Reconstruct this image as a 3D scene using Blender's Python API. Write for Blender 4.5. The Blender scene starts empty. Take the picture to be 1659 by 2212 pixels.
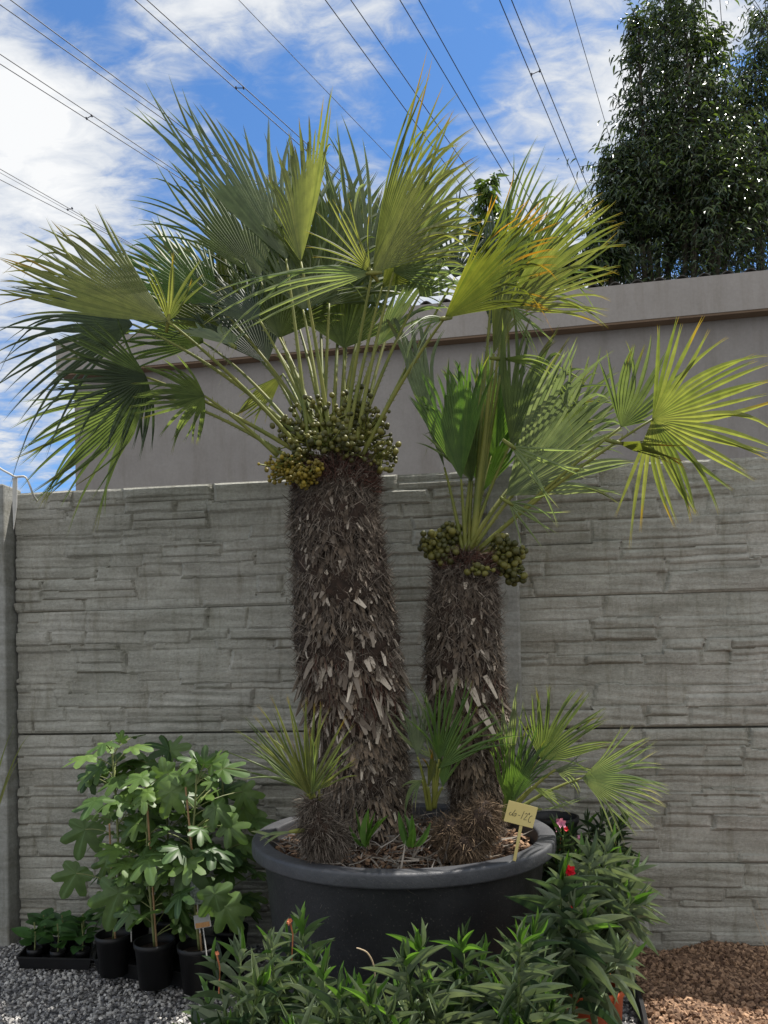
import bpy, math, random
import numpy as np
from mathutils import Vector, Matrix
R = math.radians
SC = bpy.context.scene
COL = SC.collection
rng = np.random.default_rng(7)
random.seed(7)

# ------------------------------------------------------------------ camera
F, CX, CY = 1597.0, 829.5, 1402.0        # focal length and principal point in a 1659 x 2212 frame
CAM = Vector((0, 0, 1.11))
CM = (Matrix.Rotation(R(91.0), 4, 'X') @ Matrix.Rotation(R(-1.2), 4, 'Z'))
cd = bpy.data.cameras.new('camera'); cam = bpy.data.objects.new('camera', cd); COL.objects.link(cam)
cam.matrix_world = Matrix.Translation(CAM) @ CM
cd.sensor_width = 36; cd.sensor_fit = 'AUTO'; cd.lens = F / 2212 * 36
cd.shift_y = (CY - 1106) / 2212
cd.clip_start = 0.05; cd.clip_end = 3000
SC.camera = cam

def ray(u, v):
    return CM.to_3x3() @ Vector(((u - CX) / F, -(v - CY) / F, -1))
def P(u, v, D):                           # point on the ray through (u, v) at depth y = D
    d = ray(u, v)
    return CAM + d * (D / d.y)
def PZ(u, v, z):                          # point on the ray at height z
    d = ray(u, v)
    return CAM + d * ((z - CAM.z) / d.z)

# ------------------------------------------------------------------ light
SUN = Vector((0.40, 0.245, 1.0)).normalized()
el = math.asin(SUN.z)
ld = bpy.data.lights.new('sun', 'SUN'); ld.energy = 5.0; ld.angle = R(0.53); ld.color = (1, 0.95, 0.87)
sun = bpy.data.objects.new('sun', ld); COL.objects.link(sun)
sun.rotation_euler = SUN.to_track_quat('Z', 'Y').to_euler()
SC.view_settings.view_transform = 'Standard'; SC.view_settings.look = 'None'
SC.view_settings.exposure = 0.60; SC.view_settings.gamma = 1
SC.cycles.max_bounces = 8; SC.cycles.transparent_max_bounces = 8

W = bpy.data.worlds.new('World'); SC.world = W; W.use_nodes = True
def world():
    nt = W.node_tree; nt.nodes.clear(); N = nt.nodes.new; L = nt.links.new
    out = N('ShaderNodeOutputWorld'); bg = N('ShaderNodeBackground'); L(bg.outputs[0], out.inputs[0])
    sky = N('ShaderNodeTexSky'); sky.sky_type = 'NISHITA'; sky.sun_disc = False
    sky.sun_elevation = el; sky.sun_rotation = math.atan2(SUN.x, SUN.y)
    sky.air_density = 1.0; sky.dust_density = 0.4; sky.ozone_density = 2.5; sky.altitude = 200
    bg.inputs[1].default_value = 0.080
    tc = N('ShaderNodeTexCoord')
    def math_(op, a, b=None, c=None, clamp=False):
        n = N('ShaderNodeMath'); n.operation = op; n.use_clamp = clamp
        for i, x in enumerate((a, b, c)):
            if x is None: continue
            if hasattr(x, 'is_linked') or hasattr(x, 'links'): L(x, n.inputs[i])
            else: n.inputs[i].default_value = x
        return n.outputs[0]
    sep = N('ShaderNodeSeparateXYZ'); L(tc.outputs['Generated'], sep.inputs[0])
    z = math_('ADD', math_('MAXIMUM', sep.outputs[2], 0.0), 0.18)
    px = math_('DIVIDE', sep.outputs[0], z); py = math_('DIVIDE', sep.outputs[1], z)
    cmb = N('ShaderNodeCombineXYZ'); L(px, cmb.inputs[0]); L(py, cmb.inputs[1])
    mp = N('ShaderNodeMapping'); L(cmb.outputs[0], mp.inputs[0]); mp.inputs['Rotation'].default_value = (0, 0, R(24))
    mp.inputs['Scale'].default_value = (1.6, 2.9, 1); mp.inputs['Location'].default_value = (1.3, 0.6, 0)
    n1 = N('ShaderNodeTexNoise'); n1.inputs['Scale'].default_value = 1.7; n1.inputs['Detail'].default_value = 9
    n1.inputs['Roughness'].default_value = 0.6; n1.inputs['Distortion'].default_value = 0.35
    L(mp.outputs[0], n1.inputs['Vector'])
    n2 = N('ShaderNodeTexNoise'); n2.inputs['Scale'].default_value = 9.0; n2.inputs['Detail'].default_value = 7
    n2.inputs['Roughness'].default_value = 0.62; n2.inputs['Distortion'].default_value = 0.5
    L(mp.outputs[0], n2.inputs['Vector'])
    f = math_('ADD', math_('MULTIPLY', n1.outputs[0], 0.95), math_('MULTIPLY', n2.outputs[0], 0.66))
    # banks of cloud and open blue, each a direction in the sky
    banks = [(30, 130, 0.07, 0.30), (60, 300, 0.10, 0.24), (330, 110, 0.18, 0.10), (620, 90, 0.16, 0.12), (60, 700, 0.20, 0.12), (230, 330, 0.06, -0.10), (160, 20, 0.06, -0.20),
             (1120, 110, 0.12, 0.16), (1000, 45, 0.05, -0.20), (1180, 235, 0.12, -0.30), (950, 210, 0.07, -0.26), (760, 290, 0.10, -0.22),
             (560, 300, 0.10, -0.16), (420, 420, 0.10, -0.12), (950, 620, 0.20, 0.25), (1260, 400, 0.09, 0.15), (1520, 130, 0.06, 0.34),
             (1350, 205, 0.035, 0.3), (1600, 150, 0.04, -0.25), (110, 10, 0.07, -0.25), (760, 235, 0.05, 0.16), (1400, 30, 0.15, 0.1)]
    dirs = [(ray(u, v).normalized(), rad, amp) for (u, v, rad, amp) in banks]
    dirs += [(Vector((0, -1, 0.55)).normalized(), 0.8, 0.45), (Vector((-0.6, -0.5, 0.9)).normalized(), 0.45, 0.3), (Vector((0.9, -0.3, 0.35)).normalized(), 0.5, 0.3)]  # unseen cloud added behind the camera to make the ambient light more neutral
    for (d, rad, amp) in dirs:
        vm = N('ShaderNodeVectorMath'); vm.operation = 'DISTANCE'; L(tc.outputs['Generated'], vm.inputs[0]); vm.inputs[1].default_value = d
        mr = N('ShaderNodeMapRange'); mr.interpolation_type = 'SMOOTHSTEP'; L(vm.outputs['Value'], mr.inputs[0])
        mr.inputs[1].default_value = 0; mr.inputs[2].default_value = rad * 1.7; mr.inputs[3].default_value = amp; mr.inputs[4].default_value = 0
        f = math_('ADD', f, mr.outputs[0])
    cr = N('ShaderNodeMapRange'); cr.interpolation_type = 'SMOOTHSTEP'; L(f, cr.inputs[0])
    cr.inputs[1].default_value = 0.63; cr.inputs[2].default_value = 1.05
    shade = N('ShaderNodeMapRange'); L(f, shade.inputs[0]); shade.inputs[1].default_value = 0.80; shade.inputs[2].default_value = 1.22
    shade.inputs[3].default_value = 0; shade.inputs[4].default_value = 1
    cc = N('ShaderNodeMix'); cc.data_type = 'RGBA'; L(shade.outputs[0], cc.inputs[0])
    cc.inputs[6].default_value = (4.2, 4.8, 5.8, 1); cc.inputs[7].default_value = (7.9, 8.0, 8.1, 1)
    tint = N('ShaderNodeMix'); tint.data_type = 'RGBA'; tint.blend_type = 'MULTIPLY'; tint.inputs[0].default_value = 1
    L(sky.outputs[0], tint.inputs[6]); tint.inputs[7].default_value = (0.74, 1.12, 1.45, 1)
    mx = N('ShaderNodeMix'); mx.data_type = 'RGBA'; L(cr.outputs[0], mx.inputs[0]); L(tint.outputs[2], mx.inputs[6]); L(cc.outputs[2], mx.inputs[7])
    L(mx.outputs[2], bg.inputs[0])
world()

# ------------------------------------------------------------------ materials
def newmat(name):
    m = bpy.data.materials.new(name); m.use_nodes = True
    nt = m.node_tree; b = nt.nodes['Principled BSDF']
    return m, nt, nt.nodes.new, nt.links.new, b
def ramp(nt, fac, stops):
    r = nt.nodes.new('ShaderNodeValToRGB'); nt.links.new(fac, r.inputs[0])
    e = r.color_ramp.elements
    while len(e) < len(stops): e.new(0.5)
    for k, (p, c) in enumerate(stops): e[k].position = p; e[k].color = (*c, 1)
    return r.outputs[0]
def attr(nt, name):
    a = nt.nodes.new('ShaderNodeAttribute'); a.attribute_name = name; return a.outputs['Fac']
def noise(nt, scale, detail=4, rough=0.55, vec='Object', stretch=None):
    tc = nt.nodes.new('ShaderNodeTexCoord'); n = nt.nodes.new('ShaderNodeTexNoise')
    n.inputs['Scale'].default_value = scale; n.inputs['Detail'].default_value = detail; n.inputs['Roughness'].default_value = rough
    if stretch:
        mp = nt.nodes.new('ShaderNodeMapping'); mp.inputs['Scale'].default_value = stretch
        nt.links.new(tc.outputs[vec], mp.inputs[0]); nt.links.new(mp.outputs[0], n.inputs['Vector'])
    else: nt.links.new(tc.outputs[vec], n.inputs['Vector'])
    return n.outputs[0]
def mixc(nt, fac, a, b, mode='MIX'):
    m = nt.nodes.new('ShaderNodeMix'); m.data_type = 'RGBA'; m.blend_type = mode
    for i, x in ((0, fac), (6, a), (7, b)):
        if hasattr(x, 'links'): nt.links.new(x, m.inputs[i])
        elif isinstance(x, tuple): m.inputs[i].default_value = (*x, 1)
        else: m.inputs[i].default_value = x
    return m.outputs[2]
def bump(nt, b, h, strength, dist=0.01):
    n = nt.nodes.new('ShaderNodeBump'); n.inputs['Strength'].default_value = strength; n.inputs['Distance'].default_value = dist
    nt.links.new(h, n.inputs['Height']); nt.links.new(n.outputs[0], b.inputs['Normal'])

def leafmat(name, c0, c1, tip=None, rough=0.47, trans=0.50, tipstart=0.86, vein=None):
    """leaf: colour varies per leaf (rnd) between c0 and c1; optional dry tip along t; translucent"""
    m, nt, N, L, b = newmat(name)
    col = mixc(nt, attr(nt, 'rnd'), c0, c1)
    nz = noise(nt, 30, 3)
    col = mixc(nt, 0.45, col, ramp(nt, nz, [(0.3, (0.55, 0.55, 0.55)), (0.7, (1.45, 1.4, 1.3))]), 'MULTIPLY')
    if tip:
        t = attr(nt, 't')
        k = ramp(nt, t, [(0.0, (0, 0, 0)), (tipstart, (0, 0, 0)), (min(1.0, tipstart + 0.12), (1, 1, 1)), (1.0, (1, 1, 1))])
        col = mixc(nt, k, col, tip)
    if vein:
        col = mixc(nt, attr(nt, 't'), col, vein)
    L(col, b.inputs['Base Color']); b.inputs['Roughness'].default_value = rough
    b.inputs['Specular IOR Level'].default_value = 0.5
    tr = N('ShaderNodeBsdfTranslucent')
    tcol = mixc(nt, 1.0, col, (1.45, 1.5, 0.8), 'MULTIPLY'); L(tcol, tr.inputs[0])
    ms = N('ShaderNodeMixShader'); ms.inputs[0].default_value = trans
    L(b.outputs[0], ms.inputs[1]); L(tr.outputs[0], ms.inputs[2]); L(ms.outputs[0], nt.nodes['Material Output'].inputs[0])
    return m
def simplemat(name, c0, c1, scale=20, rough=0.8, bumps=0.0, bscale=60, stretch=None, spec=0.4, useattr=False):
    m, nt, N, L, b = newmat(name)
    f = attr(nt, 'rnd') if useattr else noise(nt, scale, 5, 0.6, stretch=stretch)
    stops = [(0.0, c0), (1.0, c1)] if useattr else [(0.3, c0), (0.7, c1)]
    L(ramp(nt, f, stops), b.inputs['Base Color'])
    b.inputs['Roughness'].default_value = rough; b.inputs['Specular IOR Level'].default_value = spec
    if bumps: bump(nt, b, noise(nt, bscale, 6, 0.65, stretch=stretch), bumps)
    return m

M = {}
M['olive'] = leafmat('frond_olive', (0.115, 0.145, 0.038), (0.24, 0.255, 0.080), (0.30, 0.20, 0.03), tipstart=0.9)
M['green'] = leafmat('frond_green', (0.085, 0.122, 0.040), (0.165, 0.210, 0.075), (0.16, 0.15, 0.03), tipstart=0.93)
M['blue'] = leafmat('frond_grey_green', (0.12, 0.16, 0.088), (0.22, 0.26, 0.15), (0.15, 0.16, 0.06), tipstart=0.95)
M['yellow'] = leafmat('frond_yellow_green', (0.085, 0.110, 0.020), (0.150, 0.160, 0.028), (0.36, 0.17, 0.015), tipstart=0.80)
M['bright'] = leafmat('frond_bright_green', (0.075, 0.15, 0.028), (0.13, 0.21, 0.045), (0.2, 0.2, 0.04), tipstart=0.93)
M['pale'] = leafmat('frond_pale', (0.15, 0.21, 0.10), (0.25, 0.30, 0.14), (0.38, 0.36, 0.2), tipstart=0.9)
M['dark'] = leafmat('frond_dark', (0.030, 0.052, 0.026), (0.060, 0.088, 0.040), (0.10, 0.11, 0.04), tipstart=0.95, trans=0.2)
M['petiole'] = simplemat('petiole_green', (0.115, 0.145, 0.026), (0.23, 0.225, 0.045), 12, 0.6)
M['core'] = simplemat('trunk_core', (0.014, 0.009, 0.006), (0.05, 0.03, 0.02), 40, 0.95)
M['fibre'] = simplemat('trunk_fibre', (0.056, 0.042, 0.031), (0.37, 0.31, 0.25), rough=0.9, useattr=True)
M['red_fibre'] = simplemat('young_fibre', (0.04, 0.014, 0.010), (0.14, 0.07, 0.05), rough=0.9, useattr=True)
M['sheath'] = simplemat('trunk_sheath', (0.042, 0.030, 0.022), (0.46, 0.35, 0.245), rough=0.9, useattr=True)
M['stub'] = simplemat('leaf_base', (0.10, 0.075, 0.055), (0.58, 0.50, 0.40), rough=0.85, useattr=True)
M['tan_fibre'] = simplemat('tan_fibre', (0.050, 0.033, 0.020), (0.27, 0.185, 0.11), rough=0.9, useattr=True)
M['fruit'] = simplemat('palm_fruit', (0.050, 0.052, 0.012), (0.19, 0.175, 0.035), rough=0.5, useattr=True)
M['fruit_young'] = simplemat('young_palm_fruit', (0.13, 0.10, 0.012), (0.30, 0.22, 0.02), rough=0.5, useattr=True)
M['fig'] = leafmat('fig_leaf', (0.032, 0.075, 0.018), (0.13, 0.215, 0.048), rough=0.46, trans=0.28, vein=(0.13, 0.22, 0.08))
M['fig_stem'] = simplemat('fig_stem', (0.12, 0.15, 0.05), (0.24, 0.26, 0.10), 20, 0.6)
M['cane'] = simplemat('cane', (0.25, 0.15, 0.07), (0.4, 0.26, 0.13), 20, 0.7)
M['oleander'] = leafmat('oleander_leaf', (0.024, 0.050, 0.026), (0.095, 0.145, 0.065), rough=0.38, trans=0.22, vein=None)
M['oleander_young'] = leafmat('oleander_young_leaf', (0.075, 0.165, 0.03), (0.13, 0.25, 0.045), rough=0.42, trans=0.35)
M['oleander_grey'] = leafmat('oleander_greyish_leaf', (0.10, 0.145, 0.085), (0.21, 0.26, 0.16), rough=0.42, trans=0.2)
M['oleander_stem'] = simplemat('oleander_stem', (0.07, 0.12, 0.03), (0.14, 0.18, 0.06), 30, 0.6)
M['seedling'] = leafmat('seedling_leaf', (0.030, 0.085, 0.022), (0.06, 0.15, 0.03), rough=0.5, trans=0.3)
M['bamboo'] = leafmat('tall_tree_leaf', (0.020, 0.040, 0.018), (0.10, 0.135, 0.055), rough=0.24, trans=0.22)
M['bamboo_lime'] = leafmat('tall_tree_young_leaf', (0.06, 0.10, 0.02), (0.13, 0.19, 0.03), rough=0.4, trans=0.35)
M['bark'] = simplemat('bark', (0.03, 0.028, 0.02), (0.09, 0.075, 0.05), 30, 0.9)
M['red'] = leafmat('red_petal', (0.55, 0.006, 0.02), (0.75, 0.02, 0.05), rough=0.5, trans=0.25)
M['pink'] = leafmat('pink_petal', (0.62, 0.22, 0.42), (0.75, 0.35, 0.5), rough=0.5, trans=0.25)
M['bud'] = simplemat('flower_bud', (0.45, 0.12, 0.05), (0.6, 0.25, 0.12), 30, 0.6)
M['dry'] = simplemat('dry_blade', (0.30, 0.22, 0.13), (0.5, 0.4, 0.27), 20, 0.8)
M['cable'] = simplemat('wire', (0.03, 0.035, 0.045), (0.05, 0.055, 0.07), 3, 0.6)
M['terra'] = simplemat('orange_plastic', (0.42, 0.075, 0.022), (0.52, 0.11, 0.035), 8, 0.45)
M['black'] = simplemat('black_plastic', (0.006, 0.006, 0.007), (0.013, 0.013, 0.014), 14, 0.5)
M['soil'] = simplemat('soil', (0.012, 0.008, 0.006), (0.055, 0.032, 0.02), 60, 0.95, 0.8, 90)
M['chip'] = simplemat('bark_litter', (0.040, 0.020, 0.012), (0.40, 0.25, 0.15), rough=0.9, useattr=True)
M['straw'] = simplemat('dead_leaf_strip', (0.10, 0.085, 0.07), (0.42, 0.37, 0.31), rough=0.85, useattr=True)
M['white'] = simplemat('white_plastic', (0.45, 0.44, 0.41), (0.58, 0.57, 0.54), 20, 0.5)
M['card'] = simplemat('label_card', (0.30, 0.30, 0.29), (0.40, 0.40, 0.385), 40, 0.5)
M['card_orange'] = simplemat('label_picture', (0.36, 0.17, 0.06), (0.55, 0.3, 0.12), 80, 0.5)
M['card_dark'] = simplemat('label_print', (0.03, 0.05, 0.04), (0.35, 0.38, 0.36), 120, 0.4)
M['sign'] = simplemat('yellow_plastic', (0.62, 0.50, 0.19), (0.68, 0.56, 0.23), 12, 0.55)
M['ink'] = simplemat('ink', (0.02, 0.02, 0.02), (0.04, 0.035, 0.03), 12, 0.7)
M['roof'] = simplemat('corrugated_sheet', (0.035, 0.033, 0.030), (0.10, 0.095, 0.085), 10, 0.9)

def tubmat(name, k):
    m, nt, N, L, b = newmat(name)
    f = noise(nt, 9, 6, 0.6); g = noise(nt, 170, 2, 0.5)
    c = ramp(nt, f, [(0.25, (0.015 * k, 0.0155 * k, 0.018 * k)), (0.75, (0.034 * k, 0.035 * k, 0.038 * k))])
    sp = ramp(nt, g, [(0.0, (0, 0, 0)), (0.64, (0, 0, 0)), (0.72, (0.6, 0.6, 0.6))])
    L(mixc(nt, sp, c, (0.12, 0.11, 0.10)), b.inputs['Base Color'])
    L(ramp(nt, noise(nt, 5, 5, 0.7), [(0.3, (0.36, 0.36, 0.36)), (0.7, (0.62, 0.62, 0.62))]), b.inputs['Roughness'])
    bump(nt, b, noise(nt, 60, 5, 0.7), 0.25)
    return m
M['tub'] = tubmat('tub_plastic', 1.0); M['tub_rim'] = tubmat('sunlit_tub_rim', 2.3)  # rim: same plastic in a lighter tone, sunlight on it put into the colour
def concretemat(name, c0, c1, panel=True):
    m, nt, N, L, b = newmat(name)
    base = ramp(nt, noise(nt, 5, 8, 0.62), [(0.28, c0), (0.72, c1)])
    streak = ramp(nt, noise(nt, 3, 7, 0.7, stretch=(1.0, 1.0, 7.0)), [(0.32, (0.66, 0.64, 0.58)), (0.68, (1.14, 1.14, 1.12))])
    c = mixc(nt, 0.85, base, streak, 'MULTIPLY')
    fine = ramp(nt, noise(nt, 85, 4, 0.7), [(0.3, (0.82, 0.82, 0.82)), (0.7, (1.16, 1.16, 1.16))])
    c = mixc(nt, 1.0, c, fine, 'MULTIPLY')
    drip = ramp(nt, noise(nt, 6, 6, 0.7, stretch=(4.0, 1.0, 0.6)), [(0.52, (1, 1, 1)), (0.75, (0.62, 0.60, 0.53))])
    c = mixc(nt, 0.9, c, drip, 'MULTIPLY')
    c = mixc(nt, 0.8, c, ramp(nt, noise(nt, 1.6, 5, 0.6), [(0.35, (0.80, 0.81, 0.76)), (0.65, (1.12, 1.1, 1.08))]), 'MULTIPLY')
    if panel:                               # earth-coloured dirt lodged in the deep joints of the cast relief
        c = mixc(nt, attr(nt, 't'), c, (0.115, 0.088, 0.050))
    L(c, b.inputs['Base Color']); b.inputs['Roughness'].default_value = 0.92; b.inputs['Specular IOR Level'].default_value = 0.25
    bump(nt, b, noise(nt, 70, 7, 0.75, stretch=(0.6, 1, 2.2)), 0.5, 0.006)
    return m
M['panel'] = concretemat('cast_concrete', (0.31, 0.308, 0.285), (0.44, 0.435, 0.41))
M['post'] = concretemat('plain_concrete', (0.27, 0.275, 0.27), (0.35, 0.35, 0.34), False)
M['render'] = simplemat('grey_render', (0.20, 0.188, 0.182), (0.235, 0.222, 0.213), 2.5, 0.95, 0.15, 160)
M['fascia'] = simplemat('fascia_render', (0.27, 0.245, 0.225), (0.32, 0.29, 0.27), 2.0, 0.9, 0.1, 120)
def stained(name, c0, c1):
    m, nt, N, L, b = newmat(name)
    c = ramp(nt, noise(nt, 2.2, 6, 0.6), [(0.3, c0), (0.7, c1)])
    st = ramp(nt, noise(nt, 3.0, 6, 0.72, stretch=(3.0, 3.0, 0.35)), [(0.48, (1, 1, 1)), (0.72, (0.80, 0.78, 0.74))])
    c = mixc(nt, 0.8, c, st, 'MULTIPLY')
    c = mixc(nt, 1.0, c, ramp(nt, noise(nt, 45, 3, 0.7), [(0.3, (0.94, 0.94, 0.94)), (0.7, (1.05, 1.05, 1.05))]), 'MULTIPLY')
    L(c, b.inputs['Base Color']); b.inputs['Roughness'].default_value = 0.95; b.inputs['Specular IOR Level'].default_value = 0.2
    bump(nt, b, noise(nt, 160, 4, 0.7), 0.25, 0.004); return m
M['render'] = stained('grey_render_coat', (0.245, 0.226, 0.212), (0.30, 0.28, 0.262))
M['fascia'] = stained('fascia_coat', (0.30, 0.275, 0.252), (0.365, 0.335, 0.31))
M['soffit'] = simplemat('soffit_board', (0.15, 0.10, 0.065), (0.19, 0.13, 0.085), 5, 0.9)

# ------------------------------------------------------------------ mesh helpers
class MB:
    """collects quads/tris with per-vertex attributes rnd and t; build() links ONE mesh object"""
    def __init__(s): s.v = []; s.f4 = []; s.f3 = []; s.r = []; s.t = []; s.n = 0
    def add(s, V, quads=None, tris=None, rnd=0.5, t=0.0):
        V = np.asarray(V, float).reshape(-1, 3); k = len(V)
        s.v.append(V)
        if quads is not None and len(quads): s.f4.append(np.asarray(quads, int).reshape(-1, 4) + s.n)
        if tris is not None and len(tris): s.f3.append(np.asarray(tris, int).reshape(-1, 3) + s.n)
        s.r.append(np.broadcast_to(np.asarray(rnd, float), (k,)).copy()); s.t.append(np.broadcast_to(np.asarray(t, float), (k,)).copy())
        s.n += k
    def inst(s, T, quads, tris, mats, locs, rnd=None, t=None):
        T = np.asarray(T, float); k = len(T); n = len(locs)
        if n == 0: return
        V = np.einsum('nij,kj->nki', mats, T) + np.asarray(locs)[:, None, :]
        off = (np.arange(n) * k)[:, None, None]
        q = (np.asarray(quads, int).reshape(1, -1, 4) + off).reshape(-1, 4) if quads is not None and len(quads) else None
        r3 = (np.asarray(tris, int).reshape(1, -1, 3) + off).reshape(-1, 3) if tris is not None and len(tris) else None
        rr = rng.random(n) if rnd is None else rnd
        s.add(V.reshape(-1, 3), q, r3, np.repeat(rr, k), np.tile(t, n) if t is not None else 0.0)
    def build(s, name, mat, parent=None, smooth=False, loc=None):
        me = bpy.data.meshes.new(name)
        V = np.concatenate(s.v)
        if loc is not None: V = V - np.asarray(loc)
        elif parent is not None:
            V = V - np.asarray(world_loc(parent))
        f4 = np.concatenate(s.f4) if s.f4 else np.zeros((0, 4), int)
        f3 = np.concatenate(s.f3) if s.f3 else np.zeros((0, 3), int)
        me.vertices.add(len(V)); me.vertices.foreach_set('co', V.astype(np.float32).ravel())
        idx = np.concatenate([f4.ravel(), f3.ravel()]); me.loops.add(len(idx)); me.loops.foreach_set('vertex_index', idx.astype(np.int32))
        tot = np.concatenate([np.full(len(f4), 4), np.full(len(f3), 3)]).astype(np.int32)
        st = np.concatenate([[0], np.cumsum(tot)[:-1]]).astype(np.int32)
        me.polygons.add(len(tot)); me.polygons.foreach_set('loop_start', st); me.polygons.foreach_set('loop_total', tot)
        me.polygons.foreach_set('use_smooth', np.full(len(tot), bool(smooth)))
        me.update(calc_edges=True); me.validate()
        for nm, a in (('rnd', s.r), ('t', s.t)):
            at = me.attributes.new(nm, 'FLOAT', 'POINT'); at.data.foreach_set('value', np.concatenate(a).astype(np.float32))
        me.materials.append(mat)
        o = bpy.data.objects.new(name, me); COL.objects.link(o)
        if loc is not None: o.location = loc
        if parent is not None: o.parent = parent
        return o
def world_loc(o):
    l = Vector((0, 0, 0))
    while o is not None: l = l + o.location; o = o.parent
    return l
def tag(o, label=None, cat=None, group=None, kind=None):
    if label: o['label'] = label
    if cat: o['category'] = cat
    if group: o['group'] = group
    if kind: o['kind'] = kind
    return o
def thing(name, label, cat, loc, group=None):
    o = bpy.data.objects.new(name, None); COL.objects.link(o); o.location = loc; o.empty_display_size = 0.05
    return tag(o, label, cat, group)

def nrm(a): a = np.asarray(a, float); return a / np.maximum(np.linalg.norm(a, axis=-1, keepdims=True), 1e-9)
def frames(d, nhint, Ls, Ws, Hs=None):
    """matrices whose x axis is direction d scaled by Ls, y the width axis, z the normal near nhint"""
    d = nrm(d); s = nrm(np.cross(nhint, d)); n = np.cross(d, s)
    Ls = np.broadcast_to(Ls, (len(d),)); Ws = np.broadcast_to(Ws, (len(d),)); Hs = Ls if Hs is None else np.broadcast_to(Hs, (len(d),))
    return np.stack([d * Ls[:, None], s * Ws[:, None], n * Hs[:, None]], axis=2)
def tube(mb, pts, rad, n=8, cap=True, rnd=0.5, t=0.0):
    pts = np.asarray([tuple(p) for p in pts], float); m = len(pts); rad = np.broadcast_to(rad, (m,))
    tan = nrm(np.gradient(pts, axis=0)); up = np.array([0.13, 0.97, 0.2]); V = []
    for i in range(m):
        a = nrm(np.cross(tan[i], up)); b = np.cross(tan[i], a)
        for k in range(n):
            c = 2 * math.pi * k / n; V.append(pts[i] + rad[i] * (math.cos(c) * a + math.sin(c) * b))
    q = [(i * n + k, i * n + (k + 1) % n, (i + 1) * n + (k + 1) % n, (i + 1) * n + k) for i in range(m - 1) for k in range(n)]
    tri = []
    if cap:
        V.append(pts[0]); V.append(pts[-1]); a, b = len(V) - 2, len(V) - 1
        for k in range(n): tri.append((a, (k + 1) % n, k)); tri.append((b, (m - 1) * n + k, (m - 1) * n + (k + 1) % n))
    mb.add(V, q, tri, rnd, t)
def lathe(mb, prof, n=48, centre=(0, 0, 0), rnd=0.5):
    cx, cy, cz = centre; V = []
    for (r, z) in prof:
        for k in range(n):
            a = 2 * math.pi * k / n; V.append((cx + r * math.cos(a), cy + r * math.sin(a), cz + z))
    q = [(i * n + k, i * n + (k + 1) % n, (i + 1) * n + (k + 1) % n, (i + 1) * n + k) for i in range(len(prof) - 1) for k in range(n)]
    mb.add(V, q, None, rnd)
def box(mb, c, half, ax=None, rnd=0.5, bev=0.0):
    """box at c; ax = 3 axis vectors"""
    ax = np.eye(3) if ax is None else np.asarray(ax, float); c = np.asarray(tuple(c), float)
    if bev <= 0:
        V = [c + sx * half[0] * ax[0] + sy * half[1] * ax[1] + sz * half[2] * ax[2] for sx in (-1, 1) for sy in (-1, 1) for sz in (-1, 1)]
        q = [(0, 1, 3, 2), (4, 6, 7, 5), (0, 4, 5, 1), (2, 3, 7, 6), (0, 2, 6, 4), (1, 5, 7, 3)]
        mb.add(V, q, None, rnd); return
    import bmesh
    bm = bmesh.new(); bmesh.ops.create_cube(bm, size=2)
    for v in bm.verts: v.co = Vector((v.co.x * half[0], v.co.y * half[1], v.co.z * half[2]))
    bmesh.ops.bevel(bm, geom=bm.edges[:], offset=bev, segments=2, affect='EDGES', profile=0.5)
    bmesh.ops.triangulate(bm, faces=bm.faces[:])
    bm.verts.ensure_lookup_table()
    V = [c + v.co.x * ax[0] + v.co.y * ax[1] + v.co.z * ax[2] for v in bm.verts]
    mb.add(V, None, [[v.index for v in f.verts] for f in bm.faces], rnd); bm.free()
def bez(a, c, b, n=12):
    a, b, c = Vector(a), Vector(b), Vector(c)
    return [a * (1 - t) ** 2 + c * 2 * t * (1 - t) + b * t * t for t in np.linspace(0, 1, n)]
def path(pts, n=24):
    """smooth (Catmull-Rom) path through 3D points"""
    p = [Vector(q) for q in pts]; p = [p[0] * 2 - p[1]] + p + [p[-1] * 2 - p[-2]]; out = []
    segs = len(p) - 3
    for s in np.linspace(0, segs - 1e-6, n):
        i = int(s); t = s - i; a, b, c, d = p[i:i + 4]
        out.append(0.5 * ((2 * b) + (c - a) * t + (2 * a - 5 * b + 4 * c - d) * t * t + (3 * b - a - 3 * c + d) * t ** 3))
    return out
# blade template: folded lance leaf, x 0..1, curved down by bend
def lance(bend=0.15, fold=0.18, n=6, wmax=0.35, blunt=0.0):
    V = []; t = []
    for i in range(n + 1):
        x = i / n
        w = (math.sin(math.pi * min(1, x ** 0.75)) ** 0.8 if 0 < x < 1 else 0.02) * 0.5
        if blunt and x > wmax: w = max(w, 0)
        z = -bend * x * x
        V += [(x, -w, z + fold * w), (x, 0, z), (x, w, z + fold * w)]; t += [x] * 3
    q = []
    for i in range(n):
        a = i * 3; q += [(a, a + 1, a + 4, a + 3), (a + 1, a + 2, a + 5, a + 4)]
    return np.array(V), np.array(q), np.array(t)
# low pebble
def pebble():
    V = np.array([(0, 0, 1), (0, 0, -1), (1, 0, 0.15), (0.35, 0.95, -0.1), (-0.8, 0.6, 0.2), (-0.85, -0.55, -0.15), (0.3, -0.95, 0.12)], float)
    tri = []
    for k in range(5):
        a, b = 2 + k, 2 + (k + 1) % 5; tri += [(0, a, b), (1, b, a)]
    return V, tri
def ico(sub=1):
    import bmesh
    bm = bmesh.new(); bmesh.ops.create_icosphere(bm, subdivisions=sub, radius=1)
    bm.verts.ensure_lookup_table(); V = np.array([v.co[:] for v in bm.verts]); f = [[v.index for v in x.verts] for x in bm.faces]; bm.free()
    return V, f

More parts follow.
